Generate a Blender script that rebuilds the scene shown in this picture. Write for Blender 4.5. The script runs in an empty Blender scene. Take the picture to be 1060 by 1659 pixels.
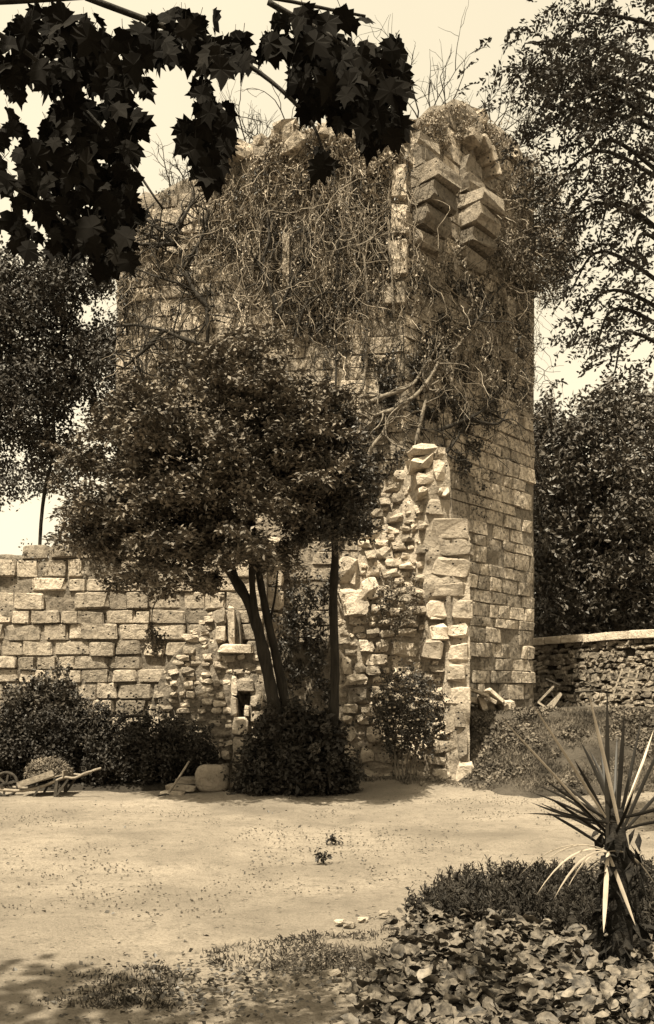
import bpy, math, random
import numpy as np
from mathutils import Matrix, Vector

# ------------------------------------------------------------------ camera, world, sun, exposure
F, CX, HY, EYE = 1500.0, 530.0, 1120.0, 1.6          # focal length and horizon in photo pixels, eye height in metres
scene = bpy.context.scene
cam = bpy.data.cameras.new("camera")
cam.sensor_fit = 'VERTICAL'; cam.sensor_height = 36.0; cam.sensor_width = 36.0 * 1060 / 1659
cam.lens = 36.0 * F / 1659
cam.shift_y = (HY - 829.5) / 1659
cam.clip_start = 0.1; cam.clip_end = 2000
camo = bpy.data.objects.new("camera", cam)
camo.location = (0, 0, EYE); camo.rotation_euler = (math.radians(90), 0, 0)
scene.collection.objects.link(camo); scene.camera = camo

SUN_EL, SUN_AZ = math.radians(65), math.radians(27)   # AZ: degrees to the left of straight behind the camera
to_sun = Vector((-math.sin(SUN_AZ) * math.cos(SUN_EL), -math.cos(SUN_AZ) * math.cos(SUN_EL), math.sin(SUN_EL)))
w = bpy.data.worlds.new("World"); scene.world = w; w.use_nodes = True
nt = w.node_tree; nt.nodes.clear()
sky = nt.nodes.new("ShaderNodeTexSky"); sky.sky_type = 'NISHITA'; sky.sun_disc = False
sky.sun_elevation = SUN_EL; sky.sun_rotation = math.atan2(to_sun.x, to_sun.y)
sky.air_density = 1.0; sky.dust_density = 4.0; sky.ozone_density = 1.0
veil_n = nt.nodes.new("ShaderNodeTexNoise"); veil_n.inputs['Scale'].default_value = 2.2; veil_n.inputs['Detail'].default_value = 5   # thin even high cloud
veil_r = nt.nodes.new("ShaderNodeMapRange"); veil_r.inputs[3].default_value = 2.5; veil_r.inputs[4].default_value = 4.1
tco = nt.nodes.new("ShaderNodeTexCoord"); nt.links.new(tco.outputs['Generated'], veil_n.inputs['Vector']); nt.links.new(veil_n.outputs[0], veil_r.inputs[0])
veil = nt.nodes.new("ShaderNodeMix"); veil.data_type = 'FLOAT'; veil.inputs[0].default_value = .45; nt.links.new(veil_r.outputs[0], veil.inputs[3])
bw = nt.nodes.new("ShaderNodeRGBToBW")
tint = nt.nodes.new("ShaderNodeVectorMath"); tint.operation = 'SCALE'; tint.inputs[0].default_value = (1.0, 0.875, 0.63)
bg = nt.nodes.new("ShaderNodeBackground"); bg.inputs[1].default_value = 0.124
out = nt.nodes.new("ShaderNodeOutputWorld")
nt.links.new(sky.outputs[0], bw.inputs[0]); nt.links.new(bw.outputs[0], veil.inputs[2]); nt.links.new(veil.outputs[0], tint.inputs[3])
nt.links.new(tint.outputs[0], bg.inputs[0]); nt.links.new(bg.outputs[0], out.inputs[0])
sl = bpy.data.lights.new("sun", 'SUN'); sl.energy = 4.4; sl.angle = math.radians(0.6); sl.color = (1.0, 0.90, 0.70)
so = bpy.data.objects.new("sun", sl); so.rotation_euler = to_sun.to_track_quat('Z', 'Y').to_euler()
so.location = (-6, -6, 14)
scene.collection.objects.link(so)
scene.view_settings.view_transform = 'Standard'; scene.view_settings.look = 'None'
scene.view_settings.exposure = 1.75; scene.view_settings.gamma = 1.0
scene.cycles.max_bounces = 6; scene.cycles.diffuse_bounces = 3; scene.cycles.glossy_bounces = 2
scene.cycles.transmission_bounces = 2; scene.cycles.transparent_max_bounces = 4

# ------------------------------------------------------------------ helpers
rng = np.random.default_rng(7)
R = random.Random(11)
C = scene.collection
WL = {}

def at(px, py, Y):
    return np.array(((px - CX) / F * Y, Y, EYE + (HY - py) / F * Y))

def tag(o, label, cat, group=None, kind=None):
    o['label'] = label; o['category'] = cat
    if group: o['group'] = group
    if kind: o['kind'] = kind
    return o

def link(o, parent=None):
    C.objects.link(o)
    if parent is not None:
        o.parent = parent
        o.matrix_parent_inverse = Matrix.Translation(-Vector(WL.get(parent.name, (0, 0, 0))))
    return o

def thing(name, loc, label, cat, group=None):
    o = bpy.data.objects.new(name, None); o.location = loc; o.empty_display_size = 0.2
    C.objects.link(o); WL[o.name] = tuple(loc)
    return tag(o, label, cat, group)

def vnoise(P, seed=0):
    P = np.asarray(P, float); i = np.floor(P).astype(np.int64); f = P - i; f = f * f * (3 - 2 * f)
    def h(dx, dy, dz):
        n = ((i[:, 0] + dx) * 374761393 + (i[:, 1] + dy) * 668265263 + (i[:, 2] + dz) * 1103515245 + seed * 974711) & 0xffffffff
        n = ((n ^ (n >> 13)) * 1274126177) & 0xffffffff
        n = ((n ^ (n >> 16)) * 2246822519) & 0xffffffff
        return ((n ^ (n >> 15)) & 0xffff) / 32767.5 - 1
    x, y, z = f[:, 0], f[:, 1], f[:, 2]
    a = h(0,0,0)*(1-x)+h(1,0,0)*x; b = h(0,1,0)*(1-x)+h(1,1,0)*x
    c = h(0,0,1)*(1-x)+h(1,0,1)*x; d = h(0,1,1)*(1-x)+h(1,1,1)*x
    return (a*(1-y)+b*y)*(1-z) + (c*(1-y)+d*y)*z

def fbm(P, s=1.0, seed=0, o=3):
    P = np.asarray(P, float) * s; r = 0; a = 1.0
    for k in range(o):
        r = r + a * vnoise(P * 2**k, seed + k); a *= .5
    return r

class MB:
    def __init__(s): s.V = []; s.F = []; s.n = 0
    def add(s, V, Fc):
        V = np.asarray(V, float).reshape(-1, 3); Fc = np.asarray(Fc, np.int64)
        s.V.append(V); s.F.append(Fc + s.n); s.n += len(V)
    def mesh(s, name, mats, smooth=False):
        me = bpy.data.meshes.new(name)
        V = np.concatenate(s.V) if s.V else np.zeros((0, 3))
        me.vertices.add(len(V)); me.vertices.foreach_set('co', V.astype(np.float32).ravel())
        loops = np.concatenate([f.ravel() for f in s.F]) if s.F else np.zeros(0, int)
        tot = np.concatenate([np.full(len(f), f.shape[1]) for f in s.F]) if s.F else np.zeros(0, int)
        me.loops.add(len(loops)); me.loops.foreach_set('vertex_index', loops.astype(np.int32))
        me.polygons.add(len(tot))
        me.polygons.foreach_set('loop_start', np.concatenate(([0], np.cumsum(tot)[:-1])).astype(np.int32))
        me.polygons.foreach_set('use_smooth', np.full(len(tot), bool(smooth)))
        me.update(calc_edges=True); me.validate()
        me.materials.append(mats)
        return me
    def build(s, name, mat, parent=None, smooth=False, kind=None):
        o = bpy.data.objects.new(name, s.mesh(name, mat, smooth))
        if kind: o['kind'] = kind
        return link(o, parent)

def norm(v):
    v = np.asarray(v, float); return v / (np.linalg.norm(v, axis=-1, keepdims=True) + 1e-9)

def resample(pts, n):
    pts = np.asarray(pts, float)
    # Catmull-Rom through the points
    P = np.vstack((2*pts[0]-pts[1], pts, 2*pts[-1]-pts[-2])); o = []
    m = len(pts) - 1
    for t in np.linspace(0, m - 1e-6, n):
        k = int(t); f = t - k; a, b, c, d = P[k], P[k+1], P[k+2], P[k+3]
        o.append(.5*((2*b)+(-a+c)*f+(2*a-5*b+4*c-d)*f*f+(-a+3*b-3*c+d)*f**3))
    return np.array(o)

def tube(mb, pts, r0, r1=None, sides=6, n=None, wob=0, caps=True):
    pts = np.asarray(pts, float)
    if n: pts = resample(pts, n)
    k = len(pts); r1 = r0 if r1 is None else r1
    rad = np.linspace(r0, r1, k)
    if wob: rad = rad * (1 + wob * vnoise(pts * 6.0, 3))
    T = norm(np.gradient(pts, axis=0))
    ref = np.array((0, 0, 1.0)) if abs(T[:, 2]).mean() < .8 else np.array((1.0, 0, 0))
    A = norm(np.cross(T, ref)); B = np.cross(T, A)
    th = np.linspace(0, 2*np.pi, sides, endpoint=False)
    V = pts[:, None] + rad[:, None, None] * (np.cos(th)[None, :, None]*A[:, None] + np.sin(th)[None, :, None]*B[:, None])
    V = V.reshape(-1, 3)
    i = np.arange(k-1)[:, None]*sides; j = np.arange(sides)[None, :]; jn = (j+1) % sides
    Fq = np.stack((i+j, i+jn, i+sides+jn, i+sides+j), -1).reshape(-1, 4)
    mb.add(V, Fq)
    if caps and sides > 3:
        mb.F.append((np.arange(sides)[::-1][None, :] + mb.n - len(V)))
        mb.F.append((np.arange(sides)[None, :] + mb.n - sides))

def box(mb, c, s, rz=0.0, M=None):
    x, y, z = np.array(s)/2.0
    V = np.array([(-x,-y,-z),(x,-y,-z),(x,y,-z),(-x,y,-z),(-x,-y,z),(x,-y,z),(x,y,z),(-x,y,z)])
    if M is not None: V = V @ np.array(M).T
    ca, sa = math.cos(rz), math.sin(rz)
    V = V @ np.array(((ca, sa, 0), (-sa, ca, 0), (0, 0, 1)))
    mb.add(V + np.array(c), [(3,2,1,0),(4,5,6,7),(0,1,5,4),(1,2,6,5),(2,3,7,6),(3,0,4,7)])

def beam(mb, a, b, w_, h_, up=(0, 0, 1)):
    """a squared bar from a to b"""
    a = np.array(a, float); b = np.array(b, float); t = norm(b-a); u = norm(np.cross(t, up)); v = np.cross(u, t)
    V = []
    for p in (a, b):
        for su, sv in ((-1,-1),(1,-1),(1,1),(-1,1)): V.append(p + u*su*w_/2 + v*sv*h_/2)
    mb.add(V, [(0,1,2,3),(7,6,5,4),(0,4,5,1),(1,5,6,2),(2,6,7,3),(3,7,4,0)])

def leaves(mb, P, L, W, up=0.6, droop=0.2, g=None, fold=0.18, D=None):
    """many small folded leaves; up: how far their faces look upward; g: own random generator"""
    g = g or rng; P = np.asarray(P, float); n = len(P)
    if n == 0: return
    Ls = L * g.uniform(.65, 1.25, n)[:, None]; Ws = W * g.uniform(.7, 1.2, n)[:, None]
    N = norm(g.normal(size=(n, 3)) * (1-up) + np.array((0, 0, 1.0)) * up)
    if D is None:
        D = g.normal(size=(n, 3)); D[:, 2] -= droop * 2
    D = norm(D - N * (D*N).sum(1, keepdims=True)); S = np.cross(N, D)
    V = np.stack((P, P + D*Ls*.5 + S*Ws*.5 + N*Ws*fold, P + D*Ls, P + D*Ls*.5 - S*Ws*.5 + N*Ws*fold), 1)
    b = np.arange(n)[:, None]*4
    mb.add(V.reshape(-1, 3), np.hstack((b, b+1, b+2, b+3)))

def inpoly(x, y, poly):
    x = np.asarray(x); y = np.asarray(y); r = np.zeros(x.shape, bool); n = len(poly)
    for i in range(n):
        x1, y1 = poly[i]; x2, y2 = poly[(i+1) % n]
        c = ((y1 > y) != (y2 > y)) & (x < (x2-x1)*(y-y1)/((y2-y1) or 1e-9) + x1); r ^= c
    return r

def edgedist(x, y, poly):
    d = np.full(len(x), 1e9); n = len(poly)
    for i in range(n):
        a = np.array(poly[i], float); b = np.array(poly[(i+1) % n], float); ab = b-a
        t = np.clip(((x-a[0])*ab[0] + (y-a[1])*ab[1]) / (ab@ab), 0, 1)
        d = np.minimum(d, np.hypot(x-a[0]-t*ab[0], y-a[1]-t*ab[1]))
    return d

def sample_poly(poly, n, g):
    P = np.array(poly, float); lo, hi = P.min(0), P.max(0); X = np.zeros(0); Y = np.zeros(0)
    while len(X) < n:
        x = g.uniform(lo[0], hi[0], n*2); y = g.uniform(lo[1], hi[1], n*2); m = inpoly(x, y, poly)
        X = np.concatenate((X, x[m])); Y = np.concatenate((Y, y[m]))
    return X[:n], Y[:n]

def interp(tab):
    xs, ys = zip(*tab); return lambda x: np.interp(x, xs, ys)

# ------------------------------------------------------------------ materials (all procedural)
ALB = .44
def sep(L):
    L = L*ALB; return (L*1.17, L, L*.80, 1)

def newmat(name):
    m = bpy.data.materials.new(name); m.use_nodes = True; t = m.node_tree
    return m, t, t.nodes['Principled BSDF']

def nd(t, typ, **kw):
    n = t.nodes.new(typ)
    for k, v in kw.items(): setattr(n, k, v)
    return n

def noise_node(t, vec, scale, detail=4, rough=.6):
    n = nd(t, 'ShaderNodeTexNoise'); n.inputs['Scale'].default_value = scale; n.inputs['Detail'].default_value = detail
    n.inputs['Roughness'].default_value = rough; t.links.new(vec, n.inputs['Vector']); return n.outputs[0]

def ramp(t, fac, a, b, ca=(0,0,0,1), cb=(1,1,1,1)):
    r = nd(t, 'ShaderNodeValToRGB'); r.color_ramp.elements[0].position = a; r.color_ramp.elements[1].position = b
    r.color_ramp.elements[0].color = ca; r.color_ramp.elements[1].color = cb; t.links.new(fac, r.inputs[0]); return r.outputs[0]

def mixc(t, fac, a, b, mode='MIX'):
    m = nd(t, 'ShaderNodeMix', data_type='RGBA', blend_type=mode)
    for s, v in ((0, fac), (6, a), (7, b)):
        if hasattr(v, 'links'): t.links.new(v, m.inputs[s])
        else: m.inputs[s].default_value = v
    return m.outputs[2]

def math_node(t, op, a, b):
    m = nd(t, 'ShaderNodeMath', operation=op)
    for s, v in ((0, a), (1, b)):
        if hasattr(v, 'links'): t.links.new(v, m.inputs[s])
        else: m.inputs[s].default_value = v
    return m.outputs[0]

def stone_mat(name, light, dark, lichen=.5, bump=.9, pits=True, rand=.45):
    m, t, p = newmat(name)
    pos = nd(t, 'ShaderNodeNewGeometry').outputs['Position']
    big = ramp(t, noise_node(t, pos, .9, 6, .65), .38, .66)
    col = mixc(t, big, sep(light), sep(light*.62+dark*.38))
    fine = ramp(t, noise_node(t, pos, 10.0, 8, .75), .53-.12*lichen, .60+.06*(1-lichen))
    fine = math_node(t, 'MULTIPLY', fine, lichen)
    col = mixc(t, fine, col, sep(dark))
    if pits:
        v = nd(t, 'ShaderNodeTexVoronoi'); v.inputs['Scale'].default_value = 11.0; t.links.new(pos, v.inputs['Vector'])
        pit = ramp(t, v.outputs['Distance'], .10, .24, (1,1,1,1), (0,0,0,1))
        sel = ramp(t, noise_node(t, pos, 4.0, 3), .5, .56)
        pit = math_node(t, 'MULTIPLY', pit, sel)
        col = mixc(t, pit, col, sep(dark*.4))
    oi = nd(t, 'ShaderNodeObjectInfo').outputs['Random']
    mr = nd(t, 'ShaderNodeMapRange'); t.links.new(oi, mr.inputs[0]); mr.inputs[3].default_value = 1-rand; mr.inputs[4].default_value = 1+rand*.55
    mul = nd(t, 'ShaderNodeVectorMath', operation='SCALE'); t.links.new(col, mul.inputs[0]); t.links.new(mr.outputs[0], mul.inputs[3])
    t.links.new(mul.outputs[0], p.inputs['Base Color'])
    p.inputs['Roughness'].default_value = .95; p.inputs['Specular IOR Level'].default_value = .15
    h = noise_node(t, pos, 7.0, 9, .72)
    if pits: h = math_node(t, 'SUBTRACT', h, math_node(t, 'MULTIPLY', pit, .5))
    b = nd(t, 'ShaderNodeBump'); b.inputs['Strength'].default_value = bump; b.inputs['Distance'].default_value = .13
    t.links.new(h, b.inputs['Height']); t.links.new(b.outputs[0], p.inputs['Normal'])
    return m

def leaf_mat(name, light, dark, scale=5.0, rough=.55, spec=.25, transl=.0):
    m, t, p = newmat(name)
    pos = nd(t, 'ShaderNodeNewGeometry').outputs['Position']
    f = ramp(t, noise_node(t, pos, scale, 4, .7), .36, .64)
    oi = nd(t, 'ShaderNodeObjectInfo').outputs['Random']
    col = mixc(t, f, sep(dark), sep(light))
    mr = nd(t, 'ShaderNodeMapRange'); t.links.new(oi, mr.inputs[0]); mr.inputs[3].default_value = .75; mr.inputs[4].default_value = 1.25
    mul = nd(t, 'ShaderNodeVectorMath', operation='SCALE'); t.links.new(col, mul.inputs[0]); t.links.new(mr.outputs[0], mul.inputs[3])
    t.links.new(mul.outputs[0], p.inputs['Base Color'])
    p.inputs['Roughness'].default_value = rough; p.inputs['Specular IOR Level'].default_value = spec
    if transl:
        tr = nd(t, 'ShaderNodeBsdfTranslucent'); t.links.new(mul.outputs[0], tr.inputs[0])
        mx = nd(t, 'ShaderNodeMixShader'); mx.inputs[0].default_value = transl
        t.links.new(p.outputs[0], mx.inputs[1]); t.links.new(tr.outputs[0], mx.inputs[2])
        t.links.new(mx.outputs[0], t.nodes['Material Output'].inputs[0])
    return m

def bark_mat(name, light, dark, sx=18.0, sz=3.0):
    m, t, p = newmat(name)
    pos = nd(t, 'ShaderNodeNewGeometry').outputs['Position']
    mp = nd(t, 'ShaderNodeMapping'); mp.inputs['Scale'].default_value = (sx, sx, sz); t.links.new(pos, mp.inputs[0])
    n = noise_node(t, mp.outputs[0], 1.0, 6, .65)
    t.links.new(mixc(t, ramp(t, n, .35, .65), sep(dark), sep(light)), p.inputs['Base Color'])
    p.inputs['Roughness'].default_value = .9; p.inputs['Specular IOR Level'].default_value = .15
    b = nd(t, 'ShaderNodeBump'); b.inputs['Strength'].default_value = .8; b.inputs['Distance'].default_value = .03
    t.links.new(n, b.inputs['Height']); t.links.new(b.outputs[0], p.inputs['Normal'])
    return m

def soil_mat(name, a, b_, c, scale=1.0, bump=.7, spots=True):
    m, t, p = newmat(name)
    pos = nd(t, 'ShaderNodeNewGeometry').outputs['Position']
    col = mixc(t, ramp(t, noise_node(t, pos, .55*scale, 5, .6), .36, .66), sep(a), sep(b_))
    col = mixc(t, ramp(t, noise_node(t, pos, 6.0*scale, 8, .75), .5, .68), col, sep(b_))
    if spots:
        col = mixc(t, math_node(t, 'MULTIPLY', ramp(t, noise_node(t, pos, 55.0*scale, 3, .7), .45, .7), .7), col, sep(b_*.75))
        col = mixc(t, ramp(t, noise_node(t, pos, 21.0*scale, 4, .6), .62, .7), col, sep(c))
    t.links.new(col, p.inputs['Base Color'])
    p.inputs['Roughness'].default_value = .95; p.inputs['Specular IOR Level'].default_value = .1
    b = nd(t, 'ShaderNodeBump'); b.inputs['Strength'].default_value = bump; b.inputs['Distance'].default_value = .05
    t.links.new(noise_node(t, pos, 14.0*scale, 9, .75), b.inputs['Height']); t.links.new(b.outputs[0], p.inputs['Normal'])
    return m

M = dict(
    tower=stone_mat('weathered_tower_stone', 1.0, .05, .74),
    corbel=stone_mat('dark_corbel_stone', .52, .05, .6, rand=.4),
    curtain=stone_mat('pale_ashlar', .82, .08, .6),
    quoin=stone_mat('pale_dressed_limestone', 1.0, .13, .36, rand=.3),
    rubble=stone_mat('rubble_stone', .9, .10, .45, rand=.5),
    bwall=stone_mat('boundary_rubble', .62, .06, .5),
    coping=stone_mat('pale_coping', 1.15, .4, .25, pits=False, rand=.1),
    mortar=stone_mat('earthy_mortar', .13, .03, .7, bump=1.0, rand=.0),
    mortar_pale=stone_mat('lime_mortar_core', .45, .05, .6, bump=1.0, rand=.0),
    lime=stone_mat('broken_lime_core', .75, .08, .5, bump=1.0, rand=.0),
    boulder=stone_mat('boulder_stone', .6, .12, .4, rand=0),
    gravel=soil_mat('gravel_yard', .46, .23, .07, 1.0, .9),
    bank=soil_mat('grassy_earth', .17, .05, .02, 1.6, 1.0),
    bed=soil_mat('dark_bed_soil', .07, .04, .02, 1.5, 1.0),
    pebble=stone_mat('pebbles', .2, .05, .3, pits=False, rand=0),
    crown=leaf_mat('tree_leaves', .27, .045, 3.0, .6, .15),
    crown2=leaf_mat('slender_tree_leaves', .12, .04, 3.0, .5, .3),
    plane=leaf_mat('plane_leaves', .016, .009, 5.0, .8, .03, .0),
    robinia=leaf_mat('robinia_leaves', .06, .03, 3.0, .6, .2, .15),
    far=leaf_mat('far_tree_leaves', .16, .05, 1.2, .5, .3),
    farl=leaf_mat('left_tree_leaves', .06, .025, 1.5, .6, .2),
    ivy=leaf_mat('ivy_leaves', .08, .02, 4.0, .5, .3),
    dry=leaf_mat('dry_creeper', .62, .20, 6.0, .8, .1),
    dryd=leaf_mat('dark_twigs', .07, .03, 6.0, .8, .1),
    creeper=leaf_mat('creeper_leaves', .5, .12, 4.0, .6, .2),
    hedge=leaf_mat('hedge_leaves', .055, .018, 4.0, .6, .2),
    scrub=leaf_mat('shoulder_scrub', .30, .08, 4.0, .7, .1),
    bush=leaf_mat('bush_leaves', .12, .04, 5.0, .5, .25),
    grass=leaf_mat('grass_blades', .26, .05, 2.4, .8, .1),
    weeds=leaf_mat('yard_weed', .10, .025, 3.0, .8, .1),
    bark=bark_mat('dark_bark', .05, .02),
    barkpale=bark_mat('pale_bark', .28, .09),
    vine=bark_mat('vine_stem', .34, .10, 12, 12),
    vined=bark_mat('dark_vine_stem', .06, .02, 12, 12),
    wood=bark_mat('weathered_wood', .42, .20, 9, 9),
    wooddark=bark_mat('dark_wood', .10, .04, 9, 9),
    iron=bark_mat('rusty_iron', .06, .03, 20, 20),
    tile=stone_mat('broken_tile', 1.0, .4, .3, pits=False),
    yucca=leaf_mat('yucca_leaf', .035, .018, 3.0, .5, .15),
    yuccadry=leaf_mat('dry_yucca_leaf', .75, .5, 5.0, .7, .15),
    yuccatrunk=bark_mat('yucca_trunk', .035, .008, 14, 25),
    berg=leaf_mat('broad_leaf', .24, .03, 14.0, .6, .18),
    border=leaf_mat('border_leaf', .055, .02, 5.0, .6, .12),
    flower=leaf_mat('pale_bloom', .4, .22, 8.0, .7, .1),
    heap=leaf_mat('cut_grass', .30, .10, 8.0, .8, .1),
)

# ------------------------------------------------------------------ stone meshes shared by many pieces
def block_mesh(name, mat, g, jit=.085, cham=.15):
    """squared stone, front towards -y, unit half size, 38 triangles"""
    a = 1-cham*1.1; e = 1-cham*1.5
    V = [(-a,-1,-a),(a,-1,-a),(a,-1,a),(-a,-1,a)]
    ringB = [(-e,-1),(e,-1),(1,-e),(1,e),(e,1),(-e,1),(-1,e),(-1,-e)]
    V += [(x,-.72,z) for x, z in ringB] + [(x*.97,1,z*.97) for x, z in ringB] + [(0,-1.06,0)]
    V = np.array(V, float); V[:4] += g.normal(size=(4,3))*jit*np.array((1,.7,1)); V[4:12] += g.normal(size=(8,3))*jit*np.array((.7,1,.7)); V[12:20, [0, 2]] = V[4:12][:, [0, 2]]*.97; V[20] = V[:4].mean(0)+np.array((g.normal()*.2, g.normal()*jit*.35-.01, g.normal()*.2))
    m = MB(); T = [(0,1,20),(1,2,20),(2,3,20),(3,0,20)]
    T += [(0,11,4),(1,5,6),(2,7,8),(3,9,10)]
    Q = [(0,4,5,1),(1,6,7,2),(2,8,9,3),(3,10,11,0)]
    for i in range(8):
        j = (i+1) % 8; Q.append((4+i, 12+i, 12+j, 4+j))
    m.add(V, T); m.F.append(np.array(Q)); m.F.append(np.arange(12, 20)[None, :])
    return m.mesh(name, mat)

def rock_mesh(name, mat, g, square=.72, jit=.15, smooth=False):
    """rounded field stone, 48 triangles"""
    idx = {}; V = []
    for x in (-1,0,1):
        for y in (-1,0,1):
            for z in (-1,0,1):
                if (x,y,z) != (0,0,0):
                    v = np.array((x,y,z), float); s = v/np.linalg.norm(v)
                    idx[(x,y,z)] = len(V); V.append(s*(1-square) + v*square*.93 + g.normal(size=3)*jit)
    Q = []
    for ax in range(3):
        for s in (-1, 1):
            b, c = [k for k in range(3) if k != ax]
            for i in (-1, 0):
                for j in (-1, 0):
                    q = []
                    for di, dj in ((0,0),(1,0),(1,1),(0,1)):
                        k = [0,0,0]; k[ax] = s; k[b] = i+di; k[c] = j+dj; q.append(idx[tuple(k)])
                    flip = (s == 1) ^ (ax == 1)
                    Q.append(q if flip else q[::-1])
    m = MB(); m.add(V, Q); return m.mesh(name, mat, smooth)

g0 = np.random.default_rng(5)
def variants(fn, name, mat, n, **kw): return [fn(name, mat, g0, **kw) for _ in range(n)]
BLK = {'tower': variants(block_mesh, 'stone_block', M['tower'], 7, jit=.09, cham=.09), 'curtain': variants(block_mesh, 'stone_block', M['curtain'], 7, jit=.085, cham=.13)}
BLK['quoin'] = variants(block_mesh, 'dressed_block', M['quoin'], 6, jit=.12, cham=.22)
BLK['rough'] = variants(block_mesh, 'rough_block', M['rubble'], 6, jit=.13, cham=.24)
RCK = {k: variants(rock_mesh, 'field_stone', M[k], 7) for k in ('rubble', 'bwall', 'quoin', 'tower')}

def place(name, me, parent, loc, half, rz=0.0, rx=0.0, ry=0.0):
    o = bpy.data.objects.new(name, me); o.location = loc; o.scale = half; o.rotation_euler = (rx, ry, rz)
    return link(o, parent)

def join_into(mb, me, loc, half, rz):
    V = np.zeros(len(me.vertices)*3); me.vertices.foreach_get('co', V); V = V.reshape(-1, 3)*np.array(half)
    ca, sa = math.cos(rz), math.sin(rz); V = V @ np.array(((ca, sa, 0), (-sa, ca, 0), (0, 0, 1))) + np.array(loc)
    b = mb.n; mb.V.append(V); mb.n += len(V)
    by = {}
    for p in me.polygons: by.setdefault(len(p.vertices), []).append([v+b for v in p.vertices])
    for k, f in by.items(): mb.F.append(np.array(f))

def courses(u0, u1, z0, ztop, ch, cw, g, top=None):
    """list of (u, z, w, h) for squared masonry laid in courses"""
    res = []; z = z0
    while z < ztop:
        h = g.uniform(*ch); u = u0 - g.uniform(0, cw[0])
        while u < u1:
            w_ = g.uniform(*cw); a, b = max(u, u0), min(u+w_, u1)
            if b-a > .1 and (top is None or z+h*.6 < top((a+b)/2)):
                res.append(((a+b)/2, z+h/2, b-a, h))
            u += w_
        z += h
    return res

def wall_mass(u0, u1, du, zb, top, dz, front, back, noise=.05, seed=1, both=False):
    """rough solid: front surface at y=front(u,z), level back at y=back, ragged top"""
    us = np.arange(u0, u1+1e-6, du); n = len(us)
    rows = max(6, int((max(top(u) for u in us)-zb)/dz))
    V = []; 
    t = np.array([top(u) for u in us])
    for j in range(rows+1):
        zz = zb + (t-zb)*j/rows
        y = np.array([front(u, z) for u, z in zip(us, zz)])
        V.append(np.stack((us, y, zz), 1))
    G = np.array(V); P = G.reshape(-1, 3)
    nz_ = fbm(P, 3.0, seed, 3)*noise
    P = P.copy(); P[:, 1] += nz_; P[:, 2] += fbm(P, 4.0, seed+9, 2)*noise*.6
    G = P.reshape(rows+1, n, 3)
    strips = [G[j] for j in range(rows+1)]
    for k in (.33, .66, 1.0):
        q = G[rows].copy(); q[:, 1] = q[:, 1]*(1-k) + back*k; q[:, 2] += fbm(q, 3.0, seed+5, 2)*noise*1.2*(k < 1); strips.append(q)
    q = strips[-1].copy(); q[:, 2] = zb; strips.append(q)
    A = np.array(strips); m = len(A)
    mb = MB(); ii = np.arange(m-1)[:, None]*n; jj = np.arange(n-1)[None, :]
    mb.add(A.reshape(-1, 3), np.stack((ii+jj, ii+jj+1, ii+n+jj+1, ii+n+jj), -1).reshape(-1, 4))
    # end caps
    for col, fl in ((0, False), (n-1, True)):
        f = A[:rows+1, col]; b = f.copy(); b[:, 1] = back
        W = np.vstack((f, b)); k = np.arange(rows)
        Q = np.stack((k, k+1, k+1+rows+1, k+rows+1), 1)
        mb.add(W, Q if not fl else Q[:, ::-1])
    return mb

# ------------------------------------------------------------------ ground
def bed_edge(x):   # near planting bed: far edge Y for each X
    return np.interp(x, (-.2, .15, .35, .62, .95, 1.4, 2.4, 3.5), (3.2, 4.6, 5.6, 6.6, 7.3, 7.75, 7.9, 8.0))
fx = np.arange(-8.5, 8.51, .085); fy = np.arange(3.2, 18.01, .085)
gx = np.concatenate(([-600,-300,-150,-80,-45,-28,-18,-13,-10.5], fx, [10.5,13,18,28,45,80,150,300,600]))
gy = np.concatenate(([-300,-100,-40,-15,-5,0,2], fy, [20,24,30,40,60,100,180,350,700,1200]))
X, Y = np.meshgrid(gx, gy); P = np.stack((X.ravel(), Y.ravel(), np.zeros(X.size)), 1)
near = np.exp(-np.maximum(0, np.hypot(P[:, 0], P[:, 1]-10)-11)/3)
P[:, 2] = near*(fbm(P, .5, 21, 3)*.04 + fbm(P, 2.2, 22, 4)*.020)
P[:, 2] += .20*np.exp(-((P[:, 0]-1.3)/1.2)**2 - ((P[:, 1]-15.2)/.9)**2) + .12*np.exp(-((P[:, 0]+.6)/1.2)**2-((P[:, 1]-14.9)/.9)**2)
mb = MB(); n = len(gx); ii = np.arange(len(gy)-1)[:, None]*n; jj = np.arange(n-1)[None, :]
mb.add(P, np.stack((ii+jj, ii+jj+1, ii+n+jj+1, ii+n+jj), -1).reshape(-1, 4))
tag(mb.build('ground', M['gravel'], None, True), 'pale trodden gravel yard across the foreground', 'ground', kind='structure')

def sstep(x): x = np.clip(x, 0, 1); return x*x*(3-2*x)
def bank_h(x, y):
    foot = 14.35 + .25*np.sin(x*1.3) + np.clip(4.6-x, -2, 4)*.06
    a = sstep((y-foot)/(17.3-foot)); b = sstep((x-1.75)/.75)
    return 1.22*a*b - .10*(1-np.clip((y-foot)/.6, 0, 1)) - .10*(1-b)
gx = np.concatenate((np.arange(1.5, 9, .1), [10, 14, 20, 40, 80])); gy = np.concatenate((np.arange(13.9, 19.5, .1), [20,22,25,30,40,70]))
X, Y = np.meshgrid(gx, gy); P = np.stack((X.ravel(), Y.ravel(), np.zeros(X.size)), 1)
P[:, 2] = bank_h(P[:, 0], P[:, 1]) + fbm(P, 2.2, 31, 4)*.07*np.clip((18.5-P[:, 1]), 0.1, 1)
mb = MB(); n = len(gx); ii = np.arange(len(gy)-1)[:, None]*n; jj = np.arange(n-1)[None, :]
mb.add(P, np.stack((ii+jj, ii+jj+1, ii+n+jj+1, ii+n+jj), -1).reshape(-1, 4))
tag(mb.build('earth_bank', M['bank'], None, True), 'rough grassy earth bank rising to the terrace beside the ruin', 'bank', kind='structure')

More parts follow.
